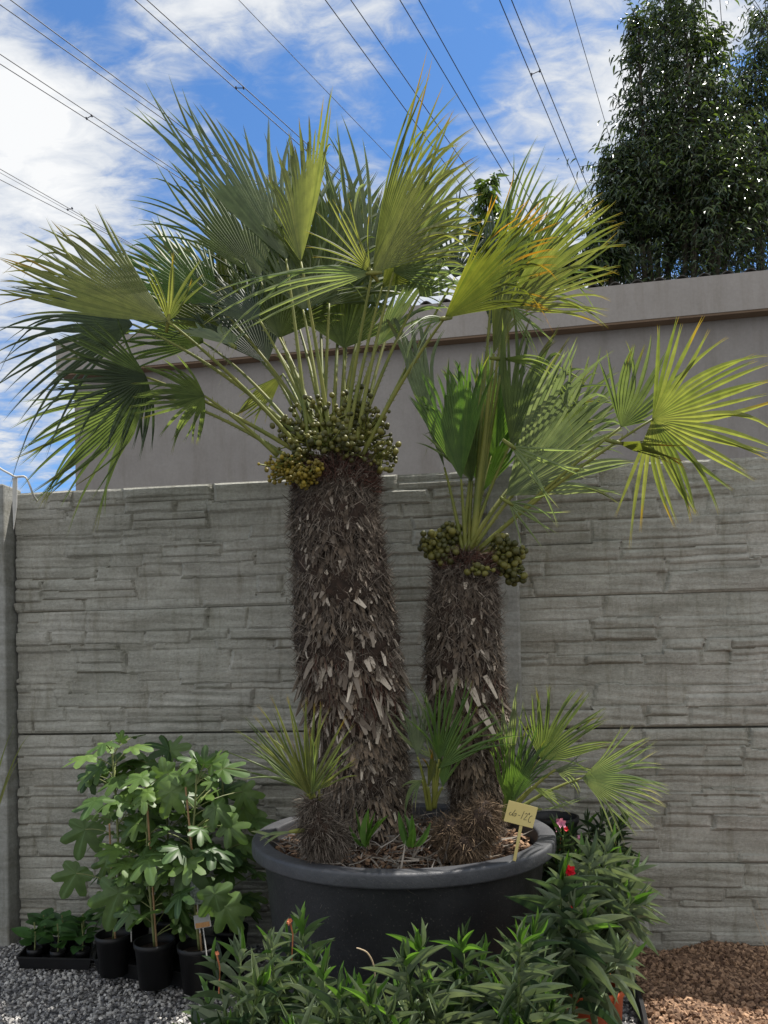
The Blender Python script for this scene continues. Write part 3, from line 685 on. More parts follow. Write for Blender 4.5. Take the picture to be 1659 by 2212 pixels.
def hairs(mb, n, pt, d, L0, L1, w, g, curl=0.25, rnd=None):
    T = np.array([(0, -.5, 0), (0, .5, 0), (0.4, -.4, 0.06), (0.4, .4, 0.06), (0.75, -.25, 0), (0.75, .25, 0), (1, 0, -curl)])
    L_ = g.uniform(L0, L1, n); m = frames(d, nrm(g.normal(size=(n, 3))), L_, g.uniform(0.5, 1.3, n) * w, L_)
    mb.inst(T, [(0, 1, 3, 2), (2, 3, 5, 4)], [(4, 5, 6)], m, pt, rnd)
def trunk(parent, prof, D, seed, nh, nst, top_red=0.12):
    """prof: (u, v, half width px) down the trunk"""
    g = np.random.default_rng(seed)
    cp = [P(u, v, D) for (u, v, w) in prof]; m = 46
    c = path(cp, m); ws = np.interp(np.linspace(0, len(prof) - 1, m), range(len(prof)), [w for (_, _, w) in prof]) * D / F
    mb = MB(); pts = np.array([tuple(x) for x in c]); V = []; n = 40
    tan = nrm(np.gradient(pts, axis=0))
    for i in range(m):
        a = nrm(np.cross(tan[i], (0, 1, 0))); b = np.cross(tan[i], a)
        for k in range(n):
            t = 2 * math.pi * k / n; rr = ws[i] * 0.84 * (1 + 0.06 * math.sin(i * 0.9 + 1.5 * math.sin(t * 2 + seed)) + 0.05 * math.sin(k * 2.1 + i * 1.7) + 0.04 * g.normal()); V.append(pts[i] + rr * (math.cos(t) * a + math.sin(t) * b))
    q = [(i * n + k, i * n + (k + 1) % n, (i + 1) * n + (k + 1) % n, (i + 1) * n + k) for i in range(m - 1) for k in range(n)]
    V.append(pts[0]); q3 = [(m * n, k, (k + 1) % n) for k in range(n)]
    mb.add(V, q, q3); tk = mb.build('trunk', M['core'], parent, True)
    def sample(N, fmin=0.0, fmax=1.0):
        f = g.uniform(fmin, fmax, N) * (m - 1); i = np.minimum(f.astype(int), m - 2); fr = (f - i)[:, None]
        p = pts[i] * (1 - fr) + pts[i + 1] * fr; w = ws[i] * (1 - fr[:, 0]) + ws[i + 1] * fr[:, 0]; T = tan[i]
        a = nrm(np.cross(T, (0, 1, 0))); b = np.cross(T, a); th = g.uniform(0, 2 * math.pi, N)
        o = np.cos(th)[:, None] * a + np.sin(th)[:, None] * b
        return p + o * (w * 0.83)[:, None], o, T, np.cross(T, o), f / (m - 1)
    # hair: the matted sheath fibre, sloping down and outwards in shaggy bands
    mb = MB(); p, o, T, s, f = sample(nh)
    band = np.sin(f * 60 + np.sin(p[:, 0] * 40) * 0.8)
    d = nrm(o * (0.42 + 0.2 * band[:, None]) + T * (0.75) + s * g.normal(0, 0.42, nh)[:, None] + g.normal(0, 0.18, (nh, 3)))
    up = g.random(nh) < 0.22; d[up] = nrm(o[up] * 0.7 - T[up] * 0.5 + s[up] * g.normal(0, .6, up.sum())[:, None])
    rn = np.clip(g.beta(1.3, 3.2, nh) + 0.12 * band, 0, 1)
    hairs(mb, nh, p, d, 0.018, 0.066, 0.0026, g, rnd=rn); mb.build('fibre', M['fibre'], tk)
    mb = MB(); N2 = int(nh * 0.10); p, o, T, s, f = sample(N2, 0, top_red); d = nrm(o * 0.9 - T * g.uniform(-.6, .9, N2)[:, None] + s * g.normal(0, .5, N2)[:, None])
    hairs(mb, N2, p, d, 0.02, 0.06, 0.003, g)
    N3 = int(nh * 0.07); p, o, T, s, f = sample(N3, 0.50, 0.68); d = nrm(o * 0.3 + T + s * g.normal(0, .3, N3)[:, None]); hairs(mb, N3, p, d, 0.03, 0.08, 0.004, g)
    mb.build('young_fibre', M['red_fibre'], tk)
    # matted sheaths: broad ragged scales under the hair, tan to red-brown in rough rings
    mb = MB(); N5 = int(nh * 0.17); p, o, T, s, f = sample(N5)
    ring = 0.5 + 0.5 * np.sin(f * 34 + 1.5 * np.sin(p[:, 0] * 22 + seed)); lo = np.clip((f - 0.35) / 0.3, 0, 1)
    d = nrm(o * (0.16 + 0.30 * ring[:, None]) + T + s * g.normal(0, .34, N5)[:, None] + g.normal(0, .08, (N5, 3))); L_ = g.uniform(0.018, 0.050, N5); w = g.uniform(0.004, 0.0125, N5)
    TS = np.array([(0, -.6, 0), (0, .6, 0), (.5, -.62, .05), (.5, .58, .05), (1, -.30, 0), (.88, .05, -.02), (1.05, .36, .03)])
    mb.inst(TS, [(0, 1, 3, 2)], [(2, 5, 4), (2, 3, 5), (3, 6, 5)], frames(d, o, L_, w, L_ * .6), p + o * 0.002, np.clip(g.beta(1.4, 3.0, N5) * 0.75 + 0.22 * ring * lo, 0, 1) * (0.45 + 0.55 * lo)); mb.build('sheaths', M['sheath'], tk)
    # leaf bases: woody tongues pointing down, in rough spirals
    mb = MB(); N4 = nst; p, o, T, s, f = sample(N4, 0.06, 0.99)
    big = 0.5 + 1.25 * np.exp(-((f - 0.60) / 0.14) ** 2)
    d = nrm(o * g.uniform(0.12, 0.55, N4)[:, None] + T * 0.9 + s * g.normal(0, .38, N4)[:, None])
    L_ = 0.030 * big * g.uniform(0.4, 1.9, N4) ** 1.2; w = 0.011 * g.uniform(0.5, 1.5, N4) * (0.7 + 0.5 * big)
    TT = np.array([(0, -.55, 0), (0, .55, 0), (0.55, -.40, 0.10), (0.55, .40, 0.10), (1, -.26, 0), (1, .20, 0.03), (0, 0, -.35), (0.9, 0, -.22)])
    mb.inst(TT, [(0, 1, 3, 2), (2, 3, 5, 4), (0, 2, 7, 6), (1, 6, 7, 3)], [(2, 4, 7), (3, 7, 5), (4, 5, 7)], frames(d, o, L_, w, w * 1.2), p + o * 0.006, g.random(N4) ** 1.5)
    mb.build('leaf_bases', M['stub'], tk)
    return tk
def fruits(parent, specs, D, seed, mat='fruit', rad=0.0084, origin=None, label=None):
    """specs: (u, v, spread px, count, depth offset): a branched bunch of round fruits on stalks"""
    g = np.random.default_rng(seed); V_, f_ = ico(2)
    for (u, v, su, sv, n, dy) in specs:
        n = int(n * 1.25)
        st = MB(); o0 = P(*origin, D + dy * 0.3); c = P(u, v, D + dy); k = D / F
        loc = np.array(c)[None] + np.clip(g.normal(0, 0.60, (n, 3)), -1.25, 1.25) * (su * k, (su + sv) * 0.5 * k, sv * k)
        for it in range(14):                              # push apart so the fruits sit side by side
            dd = loc[:, None] - loc[None]; dist = np.linalg.norm(dd, axis=2) + np.eye(n) * 9
            push = np.clip(rad * 1.8 - dist, 0, None)[:, :, None] * dd / dist[:, :, None] * 0.5; loc = loc + push.sum(1)
        sc = rad * g.uniform(0.62, 1.15, n); m = frames(nrm(g.normal(size=(n, 3))), nrm(g.normal(size=(n, 3))), sc * 1.12, sc, sc)
        tube(st, bez(o0, (o0 + c) / 2 + Vector((0, 0, 0.02)), c, 6), (0.009, 0.008, 0.007, 0.006, 0.005, 0.004), 6)
        for q in range(0, n, 2):
            a = np.array(o0.lerp(c, g.uniform(0.45, 1.0))); tube(st, [a, (a + loc[q]) / 2 + g.normal(0, .004, 3), loc[q]], (0.003, 0.0025, 0.002), 4, False)
        bo = st.build('fruit_cluster', M['petiole'], parent, True)
        if label: bo['label'] = label
        fr = MB(); fr.inst(V_, None, f_, m, loc, g.random(n) ** 1.7); fr.build('fruits', M[mat], bo, True)

# ---- tall palm
DB = 2.33
pb = P(800, 1830, DB); pb.z = 0.53
big = thing('fan_palm', 'tall fan palm with a thick shaggy trunk, left of the two in the black tub', 'palm', pb, 'fan palms in the black tub')
trunk(big, [(725, 1004, 78), (728, 1050, 92), (722, 1110, 104), (733, 1200, 110), (742, 1300, 118), (750, 1400, 121), (762, 1480, 118), (775, 1560, 104), (785, 1640, 100), (793, 1720, 100), (800, 1850, 100)], DB, 21, 27000, 900)
fr = [ # base, hub, hubD, tip, tipD, half, phi, n, mat, kw
 ((668, 975), (618, 560), 2.30, (468, 232), 2.36, 46, 48, 32, 'blue', dict(split=.50, cup=.16, lobe=.04)),
 ((716, 965), (650, 566), 2.22, (648, 256), 2.26, 36, -58, 24, 'olive', dict(split=.58, lobe=.12, cup=.12)),
 ((736, 1000), (804, 590), 2.12, (985, 262), 2.20, 38, 48, 34, 'olive', dict(split=.50, lobe=.10, cup=.16)),
 ((740, 1000), (804, 590), 2.12, (690, 430), 2.02, 30, 20, 9, 'olive', dict(split=.25, petiole=False, droop=.05)),
 ((740, 1000), (804, 590), 2.11, (450, 612), 1.98, 17, 10, 7, 'pale', dict(split=.22, petiole=False, droop=.16, jit=.05, lobe=.1)),
 ((760, 1010), (850, 588), 2.30, (1012, 440), 2.40, 50, 30, 24, 'pale', dict(split=.38, lobe=.15)),
 ((742, 985), (815, 748), 2.42, (935, 560), 2.45, 26, 35, 14, 'pale', dict(split=.45)),
 ((700, 940), (711, 656), 2.40, (740, 430), 2.46, 66, 25, 26, 'green', dict(split=.5)),
 ((745, 940), (743, 752), 2.46, (742, 560), 2.50, 62, 12, 30, 'green', dict(split=.66)),
 ((690, 950), (604, 730), 2.38, (592, 545), 2.42, 60, 15, 28, 'green', dict(split=.6)),
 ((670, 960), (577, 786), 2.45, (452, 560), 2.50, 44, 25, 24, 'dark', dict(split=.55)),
 ((680, 960), (611, 808), 2.62, (515, 912), 2.66, 26, 40, 14, 'olive', dict(split=.6)),
 ((662, 985), (363, 694), 2.05, (22, 528), 1.98, 40, 52, 36, 'olive', dict(split=.62, lobe=.02, cup=.16, bulge=.08)),
 ((662, 985), (363, 694), 2.06, (392, 535), 2.0, 42, 25, 11, 'olive', dict(split=.3, petiole=False)),
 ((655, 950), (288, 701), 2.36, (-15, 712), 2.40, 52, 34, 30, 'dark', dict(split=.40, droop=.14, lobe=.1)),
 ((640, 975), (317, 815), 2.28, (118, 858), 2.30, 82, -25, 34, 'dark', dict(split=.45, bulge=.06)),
 ((600, 985), (442, 855), 2.22, (290, 862), 2.22, 80, -35, 28, 'green', dict(split=.45, bulge=.06)),
 ((640, 1000), (318, 850), 2.55, (60, 1020), 2.62, 40, 25, 32, 'green', dict(split=.5, droop=.12)),
 ((680, 930), (505, 722), 2.52, (318, 480), 2.58, 50, 25, 30, 'olive', dict(split=.5)),
 ((690, 930), (570, 720), 2.60, (452, 440), 2.66, 48, 20, 28, 'blue', dict(split=.45)),
 ((700, 930), (640, 690), 2.62, (560, 400), 2.66, 50, 25, 28, 'green', dict(split=.45)),
 ((720, 930), (735, 650), 2.58, (752, 315), 2.62, 52, 30, 28, 'green', dict(split=.45)),
 ((735, 930), (790, 660), 2.56, (868, 300), 2.62, 48, 35, 26, 'blue', dict(split=.45)),
 ((700, 920), (690, 640), 2.66, (655, 350), 2.72, 54, 20, 26, 'green', dict(split=.45)),
 ((770, 1010), (960, 688), 2.10, (1178, 462), 2.04, 40, 50, 34, 'yellow', dict(split=.52, lobe=.08, cup=.18)),
 ((770, 1010), (960, 688), 2.10, (848, 702), 1.98, 18, 10, 5, 'pale', dict(split=.2, petiole=False, droop=.35, jit=.1)),
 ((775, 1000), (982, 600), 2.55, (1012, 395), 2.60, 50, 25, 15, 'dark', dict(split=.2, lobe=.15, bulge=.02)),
 ((765, 1000), (870, 620), 2.62, (960, 420), 2.68, 46, 20, 22, 'blue', dict(split=.4)),
 ((660, 960), (440, 740), 2.58, (240, 640), 2.62, 52, 20, 26, 'green', dict(split=.45)),
 ((690, 935), (560, 650), 2.70, (470, 470), 2.76, 56, 20, 30, 'pale', dict(split=.42)),
 ((735, 935), (760, 600), 2.70, (790, 380), 2.76, 50, 20, 28, 'olive', dict(split=.45)),
 ((760, 980), (905, 640), 2.44, (990, 560), 2.40, 50, -20, 20, 'pale', dict(split=.35)),
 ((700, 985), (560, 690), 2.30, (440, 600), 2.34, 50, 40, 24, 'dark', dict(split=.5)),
 ((745, 985), (826, 620), 2.34, (1010, 345), 2.40, 40, 40, 30, 'olive', dict(split=.5, cup=.14)),
 ((680, 970), (560, 600), 2.44, (395, 330), 2.50, 44, 40, 30, 'green', dict(split=.48, cup=.14)),
 ((700, 965), (470, 660), 2.42, (250, 500), 2.46, 44, 40, 28, 'bright', dict(split=.5)),
 ((700, 945), (655, 670), 2.34, (640, 470), 2.36, 60, 25, 28, 'blue', dict(split=.5)),
 ((655, 965), (500, 745), 2.15, (430, 700), 2.3, 40, 60, 14, 'blue', dict(split=.6, petiole=False)),
]
for k, (b, h, hD, t, tD, half, phi, n, mt, kw) in enumerate(fr):
    frond(big, b, DB - 0.06 if hD < 2.4 else DB + 0.05, h, hD, t, tD, half, phi, n, mt, seed=100 + k * 7, **kw)
fruits(big, [(640, 930, 36, 46, 70, -0.04), (700, 910, 44, 40, 80, -0.03), (770, 890, 34, 42, 75, 0.02), (800, 930, 34, 38, 70, -0.04), (705, 950, 50, 26, 60, -0.12), (760, 960, 30, 26, 40, -0.12), (832, 985, 24, 26, 34, -0.06), (640, 985, 26, 22, 30, -0.08)], DB, 31, origin=(730, 1000))
fruits(big, [(612, 1012, 36, 26, 90, -0.10), (655, 1028, 26, 20, 70, -0.14), (682, 1010, 12, 12, 26, -0.16)], DB, 33, 'fruit_young', 0.0062, origin=(700, 1015), label='low bunch of small yellow young fruits')

# ---- shorter palm
DS = 2.44
ps = P(1030, 1800, DS); ps.z = 0.53
sm = thing('fan_palm', 'shorter fan palm with the narrower trunk, right of the two in the black tub', 'palm', ps, 'fan palms in the black tub')
trunk(sm, [(1008, 1200, 50), (1005, 1235, 68), (1002, 1290, 78), (1000, 1360, 86), (1002, 1450, 90), (1010, 1530, 84), (1020, 1610, 72), (1030, 1700, 60), (1036, 1830, 58)], DS, 23, 17000, 500)
fs = [
 ((1006, 1190), (996, 1035), 2.36, (972, 772), 2.34, 30, -38, 28, 'bright', dict(split=.72, lobe=.05)),
 ((1000, 1190), (960, 1010), 2.46, (862, 655), 2.46, 10, 40, 8, 'blue', dict(split=.75, lobe=.05)),
 ((1012, 1190), (1103, 960), 2.40, (1236, 715), 2.42, 48, 30, 26, 'green', dict(split=.5, lobe=.1)),
 ((1012, 1190), (1093, 1071), 2.32, (1338, 822), 2.34, 44, 40, 30, 'blue', dict(split=.6, lobe=.1)),
 ((1012, 1190), (1103, 962), 2.2, (1262, 1075), 2.12, 28, 10, 5, 'pale', dict(split=.2, petiole=False, jit=.1)),
 ((1012, 1190), (1098, 1085), 2.28, (1205, 1150), 2.22, 40, 10, 7, 'pale', dict(split=.2, petiole=False, jit=.1)),
 ((1030, 1195), (1341, 923), 2.22, (1432, 735), 2.20, 52, 25, 18, 'green', dict(split=.42, bulge=.04)),
 ((1030, 1190), (1409, 906), 2.18, (1664, 938), 2.10, 100, 12, 36, 'olive', dict(split=.40, lobe=.06, bulge=.06, droop=.05)),
 ((1030, 1190), (1330, 955), 2.16, (1490, 990), 2.12, 24, 55, 10, 'yellow', dict(split=.4, petiole=False)),
 ((1004, 1190), (1045, 1060), 2.52, (1062, 820), 2.54, 40, 20, 22, 'bright', dict(split=.5)),
 ((1020, 1190), (1066, 765), 2.36, (1112, 565), 2.34, 30, 55, 18, 'olive', dict(split=.6, lobe=.1, bulge=.03, pr=.0085)),
 ((1020, 1190), (1092, 662), 2.40, (1332, 486), 2.42, 40, 40, 34, 'olive', dict(split=.5, lobe=.08, bulge=.03, cup=.16)),
 ((1020, 1190), (1062, 630), 2.50, (1218, 368), 2.54, 34, 35, 24, 'green', dict(split=.42, lobe=.1, bulge=.03, cup=.14)),
 ((1020, 1190), (1095, 664), 2.34, (1196, 738), 2.26, 22, 20, 7, 'pale', dict(split=.3, petiole=False, droop=.1)),
 ((1020, 1190), (1078, 775), 2.32, (1262, 785), 2.22, 20, 60, 9, 'green', dict(split=.35, petiole=False, droop=.42, jit=.09)),
 ((1008, 1190), (1150, 1000), 2.56, (1285, 830), 2.6, 44, 20, 20, 'blue', dict(split=.45)),
 ((1015, 1190), (1060, 985), 2.50, (1058, 740), 2.52, 44, -30, 28, 'bright', dict(split=.55)),
 ((1020, 1190), (1190, 985), 2.50, (1330, 790), 2.54, 40, 30, 26, 'green', dict(split=.5)),
 ((1012, 1190), (1020, 1040), 2.44, (950, 850), 2.46, 34, 30, 22, 'green', dict(split=.6)),
 ((1020, 1190), (1110, 640), 2.52, (1290, 420), 2.58, 40, 40, 28, 'green', dict(split=.48, bulge=.03)),
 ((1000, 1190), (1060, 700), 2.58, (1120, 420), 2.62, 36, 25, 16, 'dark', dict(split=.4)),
]
for k, (b, h, hD, t, tD, half, phi, n, mt, kw) in enumerate(fs):
    frond(sm, b, DS - 0.03, h, hD, t, tD, half, phi, n, mt, seed=500 + k * 7, **kw)
fruits(sm, [(938, 1178, 26, 26, 44, -0.03), (972, 1160, 18, 26, 34, 0.0), (965, 1200, 26, 16, 28, -0.05), (1092, 1190, 22, 32, 58, -0.04), (1106, 1235, 18, 18, 22, -0.05), (1030, 1232, 26, 5, 9, -0.12), (1120, 1198, 12, 12, 10, -0.05)], DS, 41, origin=(1008, 1205), rad=0.0112)

# ---- black tub with soil
TC = P(871, 1810, 2.30); TC = Vector((TC.x, 2.30, 0)); RH = 0.585; RR = 0.462
tub = thing('plant_tub', 'large round black plastic tub holding the two palms', 'tub', TC)
mb = MB(); lathe(mb, [(0.0, 0.0), (0.37, 0.0), (0.375, 0.02), (0.425, RH - 0.06), (0.428, RH - 0.05), (0.432, RH - 0.045), (0.405, RH - 0.04), (0.400, RH - 0.1), (0.36, 0.05), (0.0, 0.05)], 120, TC)
body = mb.build('body', M['tub'], tub, True)
mb = MB(); r = RR
prof = [(r - 0.040, RH - 0.042), (r - 0.004, RH - 0.040), (r - 0.001, RH - 0.0375), (r, RH - 0.034), (r, RH - 0.008), (r - 0.001, RH - 0.004), (r - 0.005, RH - 0.0005), (r - 0.010, RH), (r - 0.046, RH + 0.0), (r - 0.051, RH - 0.002), (r - 0.053, RH - 0.006), (r - 0.054, RH - 0.012), (r - 0.056, RH - 0.08), (r - 0.058, RH - 0.10)]
lathe(mb, prof, 140, TC)
mb.build('rim', M['tub_rim'], tub, True)
def soilz(x, y):
    r_ = np.hypot(x - TC.x, y - TC.y); return RH - 0.055 + 0.035 * np.exp(-(r_ / 0.25) ** 2) + 0.008 * np.sin(x * 31) * np.sin(y * 27) + 0.005 * np.sin(x * 77 + 1) * np.sin(y * 83)
mb = MB(); V = []; nr, na = 26, 90
for i in range(nr):
    for k in range(na):
        r_ = 0.41 * i / (nr - 1); a = 2 * math.pi * k / na; x, y = TC.x + r_ * math.cos(a), TC.y + r_ * math.sin(a); V.append((x, y, float(soilz(x, y)) + rng.normal(0, 0.003)))
q = [(i * na + k, i * na + (k + 1) % na, (i + 1) * na + (k + 1) % na, (i + 1) * na + k) for i in range(nr - 1) for k in range(na)]
mb.add(V, q); so = mb.build('soil', M['soil'], tub)
def on_disc(n, g, rmax=0.40, cx=0, cy=0):
    r_ = rmax * np.sqrt(g.random(n)); a = g.uniform(0, 2 * math.pi, n); return TC.x + cx + r_ * np.cos(a), TC.y + cy + r_ * np.sin(a)
g = np.random.default_rng(77)
x, y = on_disc(5200, g); n = len(x); z = soilz(x, y) + g.uniform(0, 0.010, n)
d = nrm(g.normal(size=(n, 3)) * (1, 1, 0.35)); sc = g.uniform(0.004, 0.013, n); mt = frames(d, nrm(g.normal(size=(n, 3)) * (0.5, 0.5, 1)), sc * 1.4, sc * 0.7, sc * 0.35)
mb = MB(); mb.inst(pv, None, pt, mt, np.stack([x, y, z], 1), g.random(n) ** 1.8); lit = mb.build('bark_litter', M['chip'], so); lit['kind'] = 'stuff'
x, y = on_disc(760, g, 0.33, -0.03, -0.07); n = len(x); z = soilz(x, y) + g.uniform(0.0, 0.045, n)
d = nrm(g.normal(size=(n, 3)) * (1, 1, 0.55)); mb = MB(); hairs(mb, n, np.stack([x, y, z], 1), d, 0.03, 0.11, 0.0050, g, 0.1, g.random(n) ** 1.2)
x, y = on_disc(900, g, 0.40); n = len(x); z = soilz(x, y) + 0.006; d = nrm(g.normal(size=(n, 3)) * (1, 1, 0.2)); hairs(mb, n, np.stack([x, y, z], 1), d, 0.012, 0.035, 0.003, g, 0.05, g.random(n) ** 1.5)
li2 = mb.build('dead_leaf_strips', M['straw'], so); li2['kind'] = 'stuff'

# ---- offshoots
def mound(parent, lumps, seed, nh, mat, name='fibrous_stump'):
    """lumps: (centre, radius, height radius) blobs under one shaggy coat of hanging fibre"""
    g = np.random.default_rng(seed); V_, f_ = ico(3); mb = MB(); hb = MB()
    for (c, r, rz) in lumps:
        c = np.array(tuple(c)); k = 1 + 0.14 * np.sin(V_[:, :1] * 7 + seed) * np.sin(V_[:, 2:3] * 6 + 1)
        mb.add(V_ * k * (r * 0.74, r * 0.74, rz * 0.8) + c, None, f_)
        n = int(nh / len(lumps)); dr = nrm(g.normal(size=(n, 3))); p = c + dr * (r * 0.66, r * 0.66, rz * 0.72)
        d = nrm(dr * 0.8 + np.array((0, 0, -0.95)) + g.normal(0, 0.38, (n, 3))); st = g.random(n) < 0.15; d[st] = nrm(dr[st] + g.normal(0, .5, (st.sum(), 3)))
        hairs(hb, n, p, d, 0.012, 0.055, 0.0024, g, rnd=g.beta(1.1, 3.0, n))
    o = mb.build(name, M['core'], parent, True); hb.build('fibre', M[mat], o)
    return o
c = P(688, 1790, 1.98); oa = thing('young_fan_palm', 'sprouting offshoot palm on a hairy stump at the left of the tub', 'palm', (c.x, c.y, 0.55), 'offshoot palms in the tub')
mound(oa, [(c + Vector((0, 0, -.005)), 0.062, 0.085), (c + Vector((.035, .02, -.03)), 0.05, 0.06), (c + Vector((-.01, .0, .05)), 0.038, 0.05)], 61, 4600, 'fibre')
sprout = [((690, 1745), (664, 1715), (590, 1494), 30, 15, 9, 'olive', .2), ((690, 1745), (668, 1712), (505, 1560), 20, 10, 6, 'green', .2), ((690, 1745), (672, 1705), (690, 1500), 34, 10, 6, 'olive', .2),
          ((690, 1750), (690, 1705), (768, 1636), 26, 20, 4, 'olive', .2), ((685, 1750), (655, 1700), (540, 1600), 26, 30, 7, 'pale', .3), ((690, 1745), (672, 1720), (650, 1560), 22, 40, 7, 'yellow', .25), ((690, 1745), (672, 1720), (735, 1580), 26, 30, 5, 'green', .2)]
for k, (b, h, t, half, phi, n, mt_, sp) in enumerate(sprout):
    frond(oa, b, 1.98, h, 1.96, t, 1.92 + 0.03 * (k % 3), half, phi, n, mt_, split=sp, droop=.03, jit=.06, seed=700 + k, pr=.004, wscale=1.05, lobe=.15)
frond(oa, (640, 1800), 1.98, (640, 1795), 1.95, (545, 1808), 1.9, 8, 40, 3, 'pale', split=.6, droop=.05, seed=720, petiole=False, wscale=2)
c2 = P(1012, 1785, 2.02); ob = thing('young_fan_palm', 'leafless brown hairy palm stump beside the yellow sign in the tub', 'palm', (c2.x, c2.y, 0.55), 'offshoot palms in the tub')
mound(ob, [(c2 + Vector((.03, 0, .0)), 0.055, 0.062), (c2 + Vector((-.045, .01, -.02)), 0.06, 0.05), (c2 + Vector((-.01, -.02, -.045)), 0.06, 0.04), (c2 + Vector((.05, .03, .03)), 0.035, 0.04)], 63, 6000, 'tan_fibre')
c3 = P(935, 1745, 2.16); oc = thing('young_fan_palm', 'green offshoot palm growing between the two trunks', 'palm', (c3.x, c3.y, 0.55), 'offshoot palms in the tub')
for k, (b, h, t, half, phi, n, mt_, sp, kw) in enumerate([((940, 1745), (948, 1640), (1000, 1460), 42, 25, 18, 'bright', .3, {}), ((936, 1745), (945, 1650), (930, 1462), 20, 15, 6, 'blue', .25, {}),
        ((930, 1745), (902, 1635), (902, 1500), 26, 20, 16, 'blue', .5, {}), ((938, 1745), (935, 1640), (862, 1560), 24, 15, 4, 'pale', .2, dict(droop=-.12)),
        ((938, 1745), (950, 1660), (1080, 1530), 28, 20, 9, 'bright', .3, {}), ((930, 1750), (925, 1700), (945, 1610), 18, 40, 6, 'yellow', .7, {}), ((936, 1745), (956, 1700), (975, 1590), 26, 10, 9, 'bright', .4, {}),
        ((925, 1750), (912, 1685), (868, 1718), 30, 20, 7, 'pale', .5, dict(droop=.2))]):
    frond(oc, b, 2.16, h, 2.12, t, 2.10 + 0.02 * (k % 4), half, phi, n, mt_, split=sp, jit=.05, seed=740 + k, pr=.0045, wscale=1.3, **{**dict(droop=.03), **kw})
c4 = P(1088, 1770, 2.24); od = thing('young_fan_palm', 'leafy offshoot palm with fans reaching right, behind the yellow sign', 'palm', (c4.x, c4.y, 0.55), 'offshoot palms in the tub')
for k, (b, h, t, half, phi, n, mt_, sp, kw) in enumerate([((1085, 1770), (1098, 1742), (1146, 1548), 36, 30, 28, 'bright', .5, {}), ((1090, 1765), (1169, 1640), (1268, 1490), 62, 20, 30, 'green', .4, {}),
        ((1095, 1765), (1257, 1681), (1436, 1688), 50, 12, 34, 'pale', .46, dict(lobe=.1)), ((1095, 1765), (1200, 1662), (1275, 1672), 34, 30, 12, 'blue', .5, {}),
        ((1088, 1765), (1100, 1660), (1100, 1468), 16, 20, 8, 'blue', .4, {}), ((1090, 1768), (1150, 1700), (1240, 1742), 26, 50, 9, 'pale', .35, {}), ((1090, 1768), (1170, 1748), (1282, 1735), 5, 20, 2, 'pale', .3, dict(wscale=1.0)),
        ((1086, 1768), (1120, 1690), (1180, 1570), 34, 35, 18, 'dark', .45, {})]):
    frond(od, b, 2.24, h, 2.20 + .02 * (k % 3), t, 2.16 + 0.03 * (k % 4), half, phi, n, mt_, split=sp, jit=.04, seed=770 + k, pr=.005, **{**dict(droop=.03, wscale=1.15), **kw})
for (nm, u, v, D_, hgt, txt) in (('leaf_sprout', 790, 1830, 2.0, 0.10, 'small sprout of green blades left of the wide green one in the tub'), ('leaf_sprout', 887, 1830, 1.97, 0.11, 'small wide bladed green sprout at the front centre of the tub')):
    c = P(u, v, D_); o = thing(nm, txt, 'sprout', c, 'sprouts in the tub'); mb = MB(); g = np.random.default_rng(int(u)); n = 8 if u < 800 else 5
    d = nrm(np.stack([g.normal(0, .38, n), g.normal(0, .3, n), np.ones(n)], 1)); ll = lance(0.12, .3, 7); L_ = hgt * g.uniform(.6, 1.15, n)
    mb.inst(ll[0], ll[1], None, frames(d, nrm(g.normal(size=(n, 3)) * (.4, 1, .2)), L_, 0.008 if u < 800 else 0.02), np.array(c)[None] + g.normal(0, .006, (n, 3)) * (1, 1, 0), None, ll[2]); mb.build('blades', M['oleander_young'], o)

# ---- yellow sign
sg = thing('plant_sign', 'yellow plastic plant sign with handwriting stuck in the tub soil', 'sign', P(1111, 1852, 1.93))
p00, p10, p11, p01 = P(1089, 1775, 1.93), P(1152, 1791, 1.93), P(1161, 1741, 1.93), P(1098, 1729, 1.93)
sx = (p10 - p00); sy = (p01 - p00); sw, sh = sx.length, sy.length; sxn = sx.normalized(); sn = sxn.cross(sy).normalized(); syn = sn.cross(sxn)
if sn.y > 0: sn = -sn
cc_ = (p00 + p10 + p11 + p01) / 4; mb = MB(); box(mb, cc_, (sw / 2, 0.0013, sh / 2), (np.array(sxn), np.array(-sn), np.array(syn)), bev=0.0012)
pl = mb.build('plate', M['sign'], sg)
mb = MB(); a0, a1 = P(1126, 1780, 1.932), P(1111, 1860, 1.94); dv = (a0 - a1)
box(mb, (a0 + a1) / 2, (0.0042, 0.0016, dv.length / 2), (np.array(sxn), np.array(-sn), np.array(dv.normalized())), bev=0.001); mb.build('stake', M['sign'], sg)
strokes = [ # handwritten: do -12 degrees C, in plate coordinates 0..1
 [(.17, .46), (.12, .38), (.14, .31), (.20, .34), (.235, .44)], [(.29, .62), (.25, .48), (.225, .36), (.255, .32)],
 [(.31, .45), (.275, .40), (.29, .33), (.33, .35), (.345, .42), (.32, .46), (.36, .47)],
 [(.42, .44), (.48, .44)], [(.585, .68), (.535, .30)],
 [(.635, .58), (.675, .64), (.71, .57), (.675, .45), (.625, .33), (.67, .33), (.725, .35)],
 [(.745, .65), (.765, .69), (.785, .65), (.765, .61), (.745, .65)], [(.885, .60), (.835, .58), (.80, .48), (.79, .36), (.825, .28), (.88, .32)]]
mb = MB(); W0 = cc_ - sxn * sw / 2 - syn * sh / 2 + sn * 0.0017
for st in strokes:
    pp = path([W0 + sxn * (x * sw) + syn * ((y + (0.5 - x) * 0.12) * sh) for (x, y) in st], 5 * len(st)) if len(st) > 2 else [W0 + sxn * (x * sw) + syn * (y * sh) for (x, y) in st]
    tube(mb, pp, 0.00062, 5)
mb.build('handwriting', M['ink'], pl)

